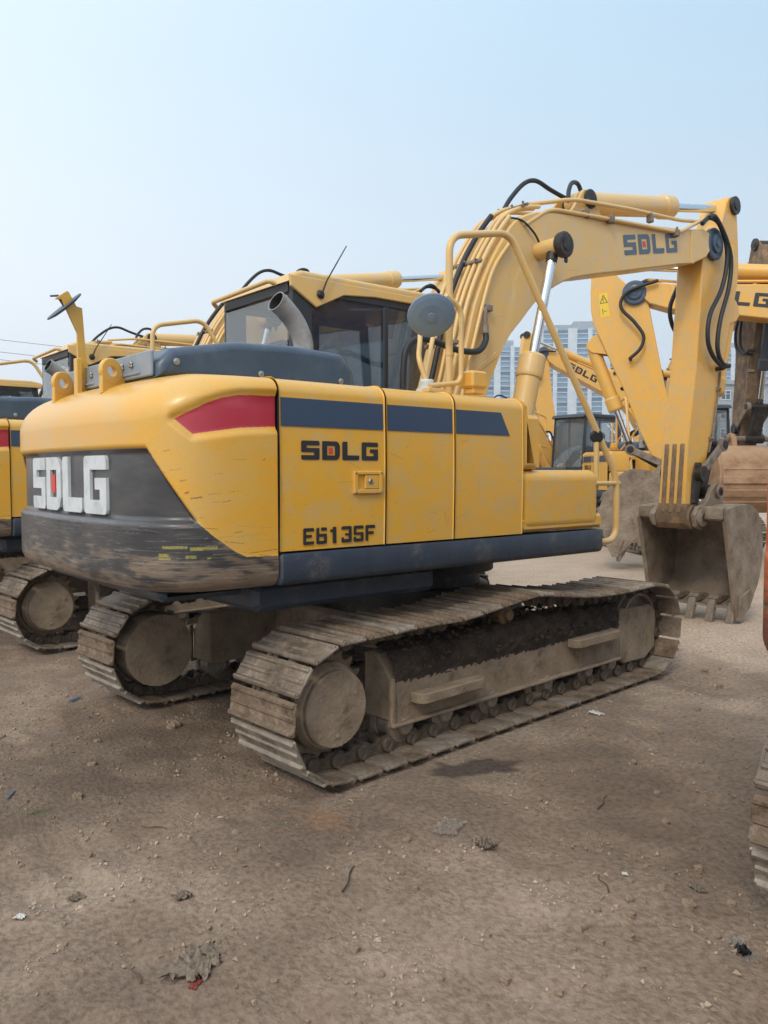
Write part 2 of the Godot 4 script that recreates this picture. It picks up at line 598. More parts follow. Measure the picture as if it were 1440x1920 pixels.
func make_plan() -> void:
	var half := flow2([-1.93, 1.20, -2.10, 1.196, -2.25, 1.18, -2.36, 1.15, -2.45, 1.09, -2.52, 1.0, -2.56, .88, -2.585, .72, -2.60, .5, -2.612, .25, -2.62, 0.0], 8)
	plan = half.duplicate()
	for i in range(half.size() - 2, -1, -1):
		plan.append(Vector2(half[i].x, -half[i].y))
	plan_s = [0.0]
	for i in range(1, plan.size()):
		plan_s.append(plan_s[-1] + plan[i].distance_to(plan[i - 1]))
	plan_len = plan_s[-1]

func on_plan(s: float) -> Array:
	var k: int = clampi(plan_s.bsearch(s), 1, plan_s.size() - 1)
	var f: float = (s - plan_s[k - 1]) / (plan_s[k] - plan_s[k - 1])
	var p: Vector2 = plan[k - 1].lerp(plan[k], f)
	var a: Vector2 = plan[maxi(k - 2, 0)]
	var b: Vector2 = plan[mini(k + 1, plan.size() - 1)]
	var d := (b - a).normalized()
	return [p, Vector2(-d.y, d.x) if Vector2(-d.y, d.x).dot(p - Vector2(-1.9, 0)) > 0 else Vector2(d.y, -d.x)]

const EDGE := [[0.0, 1.215], [.18, 1.22], [.24, 1.25], [.35, 1.33], [.42, 1.392], [.675, 1.745], [9.0, 1.745]]
var red_poly := PackedVector2Array([Vector2(0, 1.862), Vector2(0, 2.012), Vector2(.2, 2.008), Vector2(.29, 1.99), Vector2(.37, 1.96), Vector2(.53, 1.885), Vector2(.44, 1.815), Vector2(.2, 1.85)])

func edge_y(s: float) -> float:
	for i in EDGE.size() - 1:
		if s <= EDGE[i + 1][0]:
			return lerpf(EDGE[i][1], EDGE[i + 1][1], (s - EDGE[i][0]) / (EDGE[i + 1][0] - EDGE[i][0]))
	return 1.745

func poly_depth(p: Vector2, poly: PackedVector2Array) -> float:   # > 0 inside
	var d := 9.0
	for i in poly.size():
		if i == 0: continue   # the side along the seam is open
		var q := Geometry2D.get_closest_point_to_segment(p, poly[i], poly[(i + 1) % poly.size()])
		d = minf(d, p.distance_to(q))
	return d if Geometry2D.is_point_in_polygon(p, poly) else -d

func cw_inset(sf: float, y: float) -> float:
	var ye := edge_y(sf)
	var black := 0.0
	if y > 1.385:
		black = 0.036 * smoothstep(1.385, 1.412, y)
	var yel := 0.004
	var f := smoothstep(ye - .012, ye + .014, y)
	var o := lerpf(black, yel, f)
	if sf < 0.7 and y > 1.75:
		var d := poly_depth(Vector2(maxf(sf, 0.001), y), red_poly)
		o += 0.022 * smoothstep(-.035, .0, d)
	return o

func counterweight(g: Geo) -> void:
	var cols := 260
	var rows := []
	for i in 9:
		var a := PI / 2 * i / 8.0
		rows.append([1.06 + .085 * (1 - cos(a)), .075 * (1 - sin(a)), 0.0])
	for i in range(1, 66):
		rows.append([1.145 + (1.875 - 1.145) * i / 65.0, 0.0, 0.0])
	for i in range(1, 17):
		rows.append([0.0, 0.0, PI / 2 * i / 16.0])
	var P := []; var U := []
	for r in rows:
		var line := PackedVector3Array(); var ul := PackedVector2Array()
		for c in cols + 1:
			var s := plan_len * c / cols
			var pp: Array = on_plan(s)
			var sf := minf(s, plan_len - s)
			var rear := smoothstep(0.0, .75, sf)
			var y: float = r[0]
			var inset: float = r[1]
			if r[2] > 0.0:
				# shoulder: tight at the doors, large over the rear
				var y0 := lerpf(2.03, 1.88, rear)
				var yt := lerpf(2.108, 2.125, rear)
				var w := lerpf(.09, .34, rear)
				var a: float = r[2]
				# the first rows climb to where the shoulder starts
				var climb := clampf(a / .35, 0, 1)
				y = lerpf(1.875, y0, climb) if a < .35 else y0 + (yt - y0) * sin((a - .35) / (PI / 2 - .35) * PI / 2)
				inset = 0.0 if a < .35 else w * (1 - cos((a - .35) / (PI / 2 - .35) * PI / 2))
				inset += cw_inset(sf, minf(y, 2.05))
			else:
				inset += cw_inset(sf, y)
			var q: Vector2 = pp[0] - pp[1] * inset
			line.append(Vector3(q.x, y, q.y))
			ul.append(Vector2(s / plan_len, 1.0 - (y - 1.0) / 1.2))
		P.append(line); U.append(ul)
	g.grid(P, func(p: Vector3): return Vector3(p.x + 1.6, (p.y - 1.5) * 1.2, p.z), U)
	# top and underside
	var top: PackedVector3Array = P[-1]
	var ut: PackedVector2Array = U[-1]
	var ct := Vector3(-1.95, 2.125, 0)
	var cb := Vector3(-1.95, 1.06, 0)
	for c in cols:
		g.tri(top[c], top[c + 1], ct, Vector3.UP, Vector3.UP, Vector3.UP, ut[c], ut[c + 1], ut[c])
		var a: Vector3 = P[0][c]; var b: Vector3 = P[0][c + 1]
		g.tri(a, b, cb, Vector3.DOWN, Vector3.DOWN, Vector3.DOWN, U[0][c], U[0][c + 1], U[0][c])
	# flat faces at the seams
	for c in [0, cols]:
		for i in P.size() - 1:
			var a: Vector3 = P[i][c]; var b: Vector3 = P[i + 1][c]
			var ux: Vector2 = U[i][c]
			var nn := Vector3.RIGHT
			g.tri(a, b, Vector3(a.x, b.y, 0), nn, nn, nn, ux, ux, ux)
			g.tri(a, Vector3(a.x, b.y, 0), Vector3(a.x, a.y, 0), nn, nn, nn, ux, ux, ux)

func counterweight_paint(orange: bool) -> ImageTexture:
	var W := 1400; var H := 512
	var im := Image.create(W, H, false, Image.FORMAT_RGB8)
	var n1 := noise(2.2, 5, 4); var n2 := noise(9.0, 6, 4); var n3 := noise(60.0, 8, 2); var n4 := noise(3.0, 9, 3)
	var yel := rgb(222, 167, 58); var yel2 := rgb(211, 171, 96); var blk := rgb(50, 50, 53); var blk2 := rgb(76, 75, 75)
	var dirt := rgb(148, 126, 102); var dirt2 := rgb(120, 103, 86); var red := rgb(178, 46, 64)
	if orange:
		yel = rgb(206, 104, 52); yel2 = rgb(186, 112, 74); blk = rgb(190, 96, 52); blk2 = rgb(150, 84, 56); red = rgb(120, 64, 44); dirt = rgb(112, 66, 46); dirt2 = rgb(84, 54, 42)
	for j in H:
		var y := 1.0 + 1.2 * (1.0 - (j + .5) / H)
		for i in W:
			var s := plan_len * (i + .5) / W
			var sf := minf(s, plan_len - s)
			var a := n1.get_noise_2d(s, y * 2.0)
			var c: Color
			var ye := edge_y(sf)
			if y > ye + .003:
				c = yel.lerp(yel2, clampf(.35 + a * .9, 0, 1))
				if sf < .56 and y > 1.8 and y < 2.03 and poly_depth(Vector2(maxf(sf, .001), y), red_poly) > 0.0:
					c = red.lerp(red.lightened(.12), clampf(.3 + a, 0, 1))
			else:
				var b := n2.get_noise_2d(s * .5, y * 3.0)
				c = blk.lerp(blk2, clampf(.4 + a * .8 + b * .3, 0, 1))
				if y < 1.385:
					# rubbed-on dried mud and long scrapes along the bumper
					var streak := n4.get_noise_2d(s * .8, y * 26.0)
					var d := a * .9 + b * .8 + streak * .22 + (1.235 - y) * 4.2
					d += .35 * smoothstep(1.0, .3, sf)
					if d > 0.1:
						c = c.lerp(dirt.lerp(dirt2, clampf(.5 + b, 0, 1)), clampf((d - .1) * 1.6, 0, .8))
					if streak > .42:
						c = c.lerp(rgb(150, 148, 142), .35)
					if streak < -.5:
						c = c.darkened(.3)
			var sp := n3.get_noise_2d(s, y)
			c = c.darkened(.05 * absf(sp))
			im.set_pixel(i, j, c)
	# scrapes
	var r := RandomNumberGenerator.new()
	r.seed = 44
	for k in 210:
		var s0 := r.randf() * plan_len
		var y0 := r.randf_range(1.1, 1.38)
		scrape(im, s0, y0, r.randf_range(.03, .22), r.randf_range(-.02, .02), 1, rgb(150, 146, 140) if r.randf() < .8 else rgb(52, 50, 50), r)
	for k in 26:
		scrape(im, r.randf() * plan_len, r.randf_range(1.42, 1.72), r.randf_range(.01, .1), r.randf_range(-.01, .01), 1, rgb(112, 114, 116), r)
	for q in [[.40, 1.52, .055, 3], [.47, 1.60, .035, 2], [.26, 1.50, .04, 2], [.22, 1.545, .05, 1], [.31, 1.535, .06, 1], [.20, 1.35, .04, 2], [.46, 1.545, .02, 4], [.5, 1.65, .05, 1], [.55, 1.74, .03, 2], [.07, 1.7, .015, 2]]:
		scrape(im, q[0], q[1], q[2], -.006, q[3], rgb(122, 70, 44), r)
		scrape(im, q[0] + .01, q[1] + .004, q[2] * .7, -.006, 1, rgb(206, 188, 160), r)
	for q in [[.33, 1.283, .13, 6], [.47, 1.286, .12, 6], [.56, 1.252, .05, 7], [.55, 1.232, .06, 4], [.43, 1.243, .05, 7], [.36, 1.23, .02, 4], [.4, 1.272, .06, 4]]:
		scrape(im, q[0], q[1], q[2], 0.0, q[3], rgb(178, 170, 74), r)
	return ImageTexture.create_from_image(im)

func scrape(im: Image, s: float, y: float, l: float, dy: float, w: int, c: Color, r: RandomNumberGenerator) -> void:
	var W := im.get_width(); var H := im.get_height()
	var k := int(l / plan_len * W)
	for i in k:
		var x := int((s + l * i / maxi(k, 1)) / plan_len * W)
		var yy := int((1.0 - (y + dy * i / maxi(k, 1) - 1.0) / 1.2) * H)
		for j in w:
			if r.randf() < (.95 if w > 2 else .78) and x >= 0 and x < W and yy + j >= 0 and yy + j < H:
				im.set_pixel(x, yy + j, im.get_pixel(x, yy + j).lerp(c, r.randf_range(.4, .9)))

func plan_x(z: float) -> float:
	for i in plan.size() - 1:
		if plan[i].y >= z and plan[i + 1].y <= z and plan[i].x < -2.3:
			return lerpf(plan[i].x, plan[i + 1].x, (plan[i].y - z) / maxf(1e-6, plan[i].y - plan[i + 1].y))
	return -2.62

# raised rear letter, bent round the casting; z runs to the reader's right
func rear_letter(g: Geo, ch: String, z0: float, w: float, y0: float, h: float) -> void:
	for q in glyph(ch, w, h, .07):
		var lo := 9.0; var hi := -9.0
		for p in q:
			lo = minf(lo, p.x); hi = maxf(hi, p.x)
		var k := int(ceil((hi - lo) / .04))
		for i in k:
			var a := lo + (hi - lo) * i / k; var b := lo + (hi - lo) * (i + 1) / k
			var strip := PackedVector2Array([Vector2(a, -1), Vector2(b, -1), Vector2(b, 3), Vector2(a, 3)])
			for cell in Geometry2D.intersect_polygons(q, strip):
				slab_on_rear(g, cell, z0, y0)

func slab_on_rear(g: Geo, cell: PackedVector2Array, z0: float, y0: float) -> void:
	var outer := []; var inner := []
	var mid := Vector3.ZERO
	for p in cell:
		var x := plan_x(z0 + p.x)
		outer.append(Vector3(x + .036 - .016, y0 + p.y, z0 + p.x))
		inner.append(Vector3(x + .045, y0 + p.y, z0 + p.x))
		mid += outer[-1] / cell.size()
	var tr := Geometry2D.triangulate_polygon(cell)
	for i in range(0, tr.size(), 3):
		g.flat(outer[tr[i]], outer[tr[i + 1]], outer[tr[i + 2]], Vector3.LEFT)
	for i in cell.size():
		var j := (i + 1) % cell.size()
		g.quad(outer[i], outer[j], inner[j], inner[i], (outer[i] + outer[j]) / 2 - mid)


# ------------------------------------------------------------------ body panels
# profile (y, z) swept along x; ends are drawn in a little so that seams catch shade
func swept_panel(g: Geo, prof: Array, x0: float, x1: float, r := .006, skew := 0.0) -> void:
	var k := prof.size()
	var nr := []
	for i in k:
		var a: Vector2 = prof[maxi(i - 1, 0)]; var b: Vector2 = prof[mini(i + 1, k - 1)]
		var d := (b - a).normalized()
		nr.append(Vector2(-d.y, d.x))
	var st := [[x0, r * 1.5], [x0 + r * .1, r], [x0 + r * .4, r * .4], [x0 + r, 0.0], [x1 - r, 0.0], [x1 - r * .4, r * .4], [x1 - r * .1, r], [x1, r * 1.5]]
	var P := []
	for s in st:
		var row := PackedVector3Array()
		for i in k:
			var q: Vector2 = prof[i] + nr[i] * s[1]
			row.append(Vector3(s[0] + skew * (q.x - 1.23) * (1.0 if s[0] > (x0 + x1) / 2 else 0.0), q.x, q.y))
		P.append(row)
	g.grid(P, func(p: Vector3): return Vector3(0, p.y - 1.4, p.z - .2))

func door_profile() -> Array:
	var o := []
	for i in 12:
		o.append(Vector2(1.236 + (2.03 - 1.236) * i / 11.0, 1.2 + .006 * sin(PI * i / 11.0)))
	for i in range(1, 10):
		var a := PI / 2 * i / 9.0
		o.append(Vector2(2.03 + .078 * sin(a), 1.2 - .09 * (1 - cos(a))))
	o.append(Vector2(2.112, .95)); o.append(Vector2(2.115, .70))
	return o

# left-hand copy of something built on the right
func mirrored(g: Geo, f: Callable) -> void:
	var h := Geo.new()
	f.call(h)
	for i in range(0, h.v.size(), 3):
		var k := Vector3(1, 1, -1)
		g.tri(h.v[i] * k, h.v[i + 1] * k, h.v[i + 2] * k, h.n[i] * k, h.n[i + 1] * k, h.n[i + 2] * k, h.uv[i], h.uv[i + 1], h.uv[i + 2])


# ------------------------------------------------------------------ undercarriage
const SHOES := 46
var track_at := []

func track_path() -> void:
	var p := []
	for i in 40:
		p.append(Vector2(-1.69 + 3.26 * i / 40.0, .03))
	for i in 28:
		var a := -PI / 2 + PI * i / 28.0
		p.append(Vector2(1.57 + .355 * cos(a), .385 + .355 * sin(a)))
	p.append_array(flow2([1.57, .742, 1.43, .745, .98, .738, .58, .755, .155, .808, -.04, .832, -.22, .82, -.65, .775, -.84, .762, -1.06, .772, -1.24, .768, -1.46, .762, -1.69, .76], 6))
	for i in range(1, 28):
		var a := PI / 2 + PI * i / 28.0
		p.append(Vector2(-1.69 + .365 * cos(a), .395 + .365 * sin(a)))
	p.append(p[0])
	var s := [0.0]
	for i in range(1, p.size()):
		s.append(s[-1] + p[i].distance_to(p[i - 1]))
	var pos := func(d: float) -> Vector2:
		d = fposmod(d, s[-1])
		var k: int = clampi(s.bsearch(d), 1, s.size() - 1)
		return p[k - 1].lerp(p[k], (d - s[k - 1]) / maxf(1e-6, s[k] - s[k - 1]))
	for i in SHOES:
		var a: Vector2 = pos.call(s[-1] * i / SHOES + .06); var b: Vector2 = pos.call(s[-1] * (i + 1) / SHOES + .06)
		var d := (b - a).normalized()
		var x := Vector3(d.x, d.y, 0); var y := Vector3(d.y, -d.x, 0)
		var c := (a + b) / 2
		track_at.append(Transform3D(Basis(x, y, x.cross(y)), Vector3(c.x, c.y, 0)))

func shoe(g: Geo) -> void:
	var q := pts2([.078, -.010, .085, .002, .083, .014, .074, .026, .062, .026, .052, .008, .016, .007, .008, .016, -.006, .016, -.014, .007, -.050, .007, -.058, .019, -.070, .019, -.079, .008, -.086, .004, -.081, -.010])
	g.prism(q, -.272, .272, .004, 12)
	for s in [-1.0, 1.0]:
		g.prism(pts2([.080, -.007, .080, .006, .074, .008, .068, .018, .060, .018, .053, .007, -.080, .007, -.080, -.007]), s * .2725 - .009, s * .2725 + .009, .003, 12)

func link(g: Geo) -> void:
	for s in [-1.0, 1.0]:
		g.prism(pts2([-.085, -.008, .085, -.008, .112, -.03, .112, -.066, .09, -.092, .045, -.095, .02, -.07, -.02, -.07, -.045, -.095, -.085, -.09, -.105, -.06, -.105, -.03]), minf(s * .05, s * .082), maxf(s * .05, s * .082), .004)
		g.lathe(Vector3(.099, -.05, s * .082), Vector3(0, 0, s), [Vector2(.042, 0), Vector2(.042, .02), Vector2(.036, .026), Vector2(.018, .026), Vector2(.016, .02), Vector2(0, .02)], 14)
	g.rod(Vector3(.099, -.05, -.082), Vector3(.099, -.05, .082), .03, 10)

func toothed(g: Geo) -> void:
	var q := []
	for i in 21:
		for k in [[0.0, .272], [.22, .278], [.42, .318], [.58, .318], [.78, .278]]:
			var a: float = TAU * (i + k[0]) / 21
			q.append(Vector2(cos(a), sin(a)) * k[1])
	g.t = Transform3D(Basis(), Vector3(-1.69, .395, 0))
	g.prism(q, .965, 1.03, .006, 5)
	g.t = Transform3D()

func roller(g: Geo, r: float, w: float) -> void:
	g.lathe(Vector3(0, 0, -w), Vector3(0, 0, 1), [Vector2(0, 0), Vector2(r * .55, 0), Vector2(r * .6, .01), Vector2(r * .6, .03), Vector2(r * 1.12, .04), Vector2(r * 1.12, .075), Vector2(r, .08), Vector2(r, w * 2 - .08), Vector2(r * 1.12, w * 2 - .075), Vector2(r * 1.12, w * 2 - .04), Vector2(r * .6, w * 2 - .03), Vector2(r * .6, w * 2 - .01), Vector2(r * .5, w * 2), Vector2(0, w * 2)], 22)

func frame_side(g: Geo) -> void:
	g.t = Transform3D(Basis(Vector3(0, 0, 1), Vector3(0, 1, 0), Vector3(-1, 0, 0)), Vector3())
	g.prism(pts2([.86, .2, 1.11, .2, 1.11, .43, .98, .58, .86, .58]), -1.25, 1.22, .012, 8)
	g.t = Transform3D()
	g.rbox(Vector3(-.02, .193, 1.12), Vector3(2.46, .022, .05), .006)
	g.rbox(Vector3(-1.235, .33, 1.115), Vector3(.03, .27, .03), .006)
	g.rbox(Vector3(1.33, .44, .95), Vector3(.3, .2, .16), .01)

func stepped(g: Geo, x0: float, x1: float, y: float) -> void:
	var q := []
	q.append_array(pts2([x0, 1.12, x1, 1.12]))
	for i in 7:
		var a := PI / 2 * i / 6.0
		q.append(Vector2(x1 - .05 + .05 * cos(a), 1.165 + .05 * sin(a)))
	for i in 7:
		var a := PI / 2 + PI / 2 * i / 6.0
		q.append(Vector2(x0 + .05 + .05 * cos(a), 1.165 + .05 * sin(a)))
	g.t = Transform3D(Basis(Vector3(1, 0, 0), Vector3(0, 0, 1), Vector3(0, -1, 0)), Vector3(0, y, 0))
	g.prism(q, -.012, .05, .006)
	g.t = Transform3D()

func mud_heap(g: Geo, sd: int) -> void:
	var nz := noise(5.0, sd, 5); var n2 := noise(22.0, sd + 3, 4)
	var P := []
	for i in 120:
		var x := -1.2 + 2.45 * i / 119.0
		var row := PackedVector3Array()
		var lift := .085 + .09 * maxf(0, nz.get_noise_1d(x * .7)) + .06 * exp(-pow((x - .1) / .6, 2))
		for j in 26:
			var f := j / 25.0
			var base := Vector3(x, .415, 1.108).lerp(Vector3(x, .63, .9), f)
			var h := lift * sin(PI * clampf(f * 1.02, 0, 1)) + .022 * n2.get_noise_2d(x * 3, f * 1.2) * (1.0 if f > .04 else 0.0) + .02 * nz.get_noise_2d(x * 4, f * 2)
			row.append(base + Vector3(0, .62, .78) * maxf(h, -.03) + Vector3(n2.get_noise_2d(x * 5, f * 7) * .012, 0, 0))
		P.append(row)
	g.grid(P, func(_p: Vector3): return Vector3(0, .7, .7))
	var r := RandomNumberGenerator.new()
	r.seed = sd
	for i in 520:
		var x := r.randf_range(-1.15, 1.2); var f := pow(r.randf(), .8)
		var c := Vector3(x, .435, 1.12).lerp(Vector3(x, .66, .95), f) + Vector3(0, .04 + .05 * sin(PI * f), .045)
		clod(g, c, r.randf_range(.006, .02), r)

func clod(g: Geo, c: Vector3, s: float, r: RandomNumberGenerator) -> void:
	var p := []
	for d in [Vector3(1, 0, 0), Vector3(-1, 0, 0), Vector3(0, 1, 0), Vector3(0, -1, 0), Vector3(0, 0, 1), Vector3(0, 0, -1)]:
		p.append(c + (d + Vector3(r.randf_range(-.5, .5), r.randf_range(-.4, .4), r.randf_range(-.5, .5))) * s * r.randf_range(.6, 1.2))
	for f in [[0, 2, 4], [2, 1, 4], [1, 3, 4], [3, 0, 4], [2, 0, 5], [1, 2, 5], [3, 1, 5], [0, 3, 5]]:
		g.flat(p[f[0]], p[f[1]], p[f[2]], p[f[0]] + p[f[1]] + p[f[2]] - c * 3)

func undercarriage(m: Node3D, pal: Dictionary, full: bool) -> void:
	part("car_body", m, M.frame_dust, "car_body", func(g: Geo):
		g.rbox(Vector3(0, .52, 0), Vector3(1.3, .22, 1.3), .03)
		for s in [-1.0, 1.0]:
			g.rbox(Vector3(.45, .46, s * .75), Vector3(.34, .2, .4), .02)
			g.rbox(Vector3(-.45, .46, s * .75), Vector3(.34, .2, .4), .02))
	part("turntable", m, M.oily, "turntable", func(g: Geo):
		g.lathe(Vector3(0, .6, 0), Vector3.UP, [Vector2(.0, 0), Vector2(.62, 0), Vector2(.62, .2), Vector2(.56, .21), Vector2(.56, .3), Vector2(.66, .31), Vector2(.66, .47), Vector2(0, .47)], 40))
	for side in [1.0, -1.0]:
		var k := "" if side > 0 else "_left"
		var mir := func(key: String, called: String, parent: Node, mat: Material, f: Callable) -> MeshInstance3D:
			return part(called, parent, mat, key + k, f if side > 0 else func(g: Geo): mirrored(g, f))
		var fr: MeshInstance3D = mir.call("frame_side", "track_frame", m, M.frame_dust, frame_side)
		mir.call("idler_cover", "idler_cover", fr, M.frame_dust, func(g: Geo):
			g.prism(pts2([1.22, .19, 1.3, .13, 1.62, .12, 1.78, .2, 1.78, .5, 1.7, .555, 1.25, .56, 1.22, .5]), .96, 1.12, .012))
		mir.call("step1", "step", fr, M.frame_dust, func(g: Geo): stepped(g, -1.09, -.5, .35))
		mir.call("step2", "step", fr, M.frame_dust, func(g: Geo): stepped(g, .51, 1.1, .43))
		mir.call("sprocket", "sprocket", fr, M.frame_dust, toothed)
		mir.call("drive", "final_drive", fr, M.frame_dust, func(g: Geo):
			g.lathe(Vector3(-1.69, .395, .74), Vector3(0, 0, 1), [Vector2(0, 0), Vector2(.25, 0), Vector2(.25, .2), Vector2(.235, .22), Vector2(.235, .36), Vector2(.215, .40), Vector2(.205, .405)], 36))
		mir.call("drive_cover", "drive_cover", fr, M.frame_dust, func(g: Geo):
			g.lathe(Vector3(-1.69, .395, 1.14), Vector3(0, 0, 1), [Vector2(.205, 0), Vector2(.205, .03), Vector2(.198, .038), Vector2(.06, .043), Vector2(0, .043)], 40)
			for a in 3:
				var p := Vector3(-1.69 + .14 * cos(a * 2.1 + .5), .395 + .14 * sin(a * 2.1 + .5), 1.178)
				g.rod(p, p + Vector3(0, 0, .008), .014, 8))
		mir.call("idler", "idler", fr, M.steel, func(g: Geo):
			g.lathe(Vector3(1.57, .385, .9), Vector3(0, 0, 1), [Vector2(0, .02), Vector2(.1, .02), Vector2(.1, .04), Vector2(.24, .05), Vector2(.25, 0), Vector2(.275, 0), Vector2(.275, .05), Vector2(.3, .055), Vector2(.3, .135), Vector2(.275, .14), Vector2(.275, .19), Vector2(.25, .19), Vector2(.24, .14), Vector2(.1, .15), Vector2(.1, .17), Vector2(0, .17)], 36))
		for x in [-1.12, -.77, -.33, .28, .8, 1.13]:
			part("roller", fr, M.steel, "roller", func(g: Geo): roller(g, .088, .125), Transform3D(Basis(), Vector3(x, .165, side * .995)))
		part("carrier_roller", fr, M.wear, "carrier", func(g: Geo): roller(g, .062, .115), Transform3D(Basis(), Vector3(-.14, .69, side * .995)))
		mir.call("guard", "chain_guard", fr, M.frame_dust, func(g: Geo):
			g.prism(pts2([.06, .2, .12, .2, .14, .115, .3, .115, .33, .2, .4, .2, .38, .09, .33, .065, .13, .065, .08, .09]), 1.06, 1.085, .004)
			g.rbox(Vector3(.22, .085, 1.05), Vector3(.3, .02, .08), .006))
		if side > 0:
			var heap: MeshInstance3D = mir.call("mud_heap", "mud", fr, M.mud, func(g: Geo): mud_heap(g, 3))
			heap.set_meta("kind", "stuff")
		if full:
			var tr := part("track", m, M.track_steel, "chain_pins" + k, func(g: Geo):
				for x in track_at:
					var c: Vector3 = x * Vector3(.0, -.05, 0)
					g.rod(c + Vector3(0, 0, side * .995 - .06), c + Vector3(0, 0, side * .995 + .06), .02, 8))
			for x in track_at:
				var y: Transform3D = Transform3D(x.basis, x.origin + Vector3(0, 0, side * .995))
				part("track_shoe", tr, [M.track_steel, M.track_pale, M.track_steel, M.track_mud, M.track_mud][(track_at.find(x) * 7 + (track_at.find(x) / 4) * 3) % 5], "shoe", shoe, y)
				part("track_link", tr, M.chain, "link", link, y)
		else:
			part("track", m, M.track_steel, "track_whole" + k, func(g: Geo):
				var a := Geo.new(); shoe(a)
				var b := Geo.new(); link(b)
				for x in track_at:
					var y: Transform3D = Transform3D(x.basis, x.origin + Vector3(0, 0, side * .995))
					g.add(a, y); g.add(b, y))


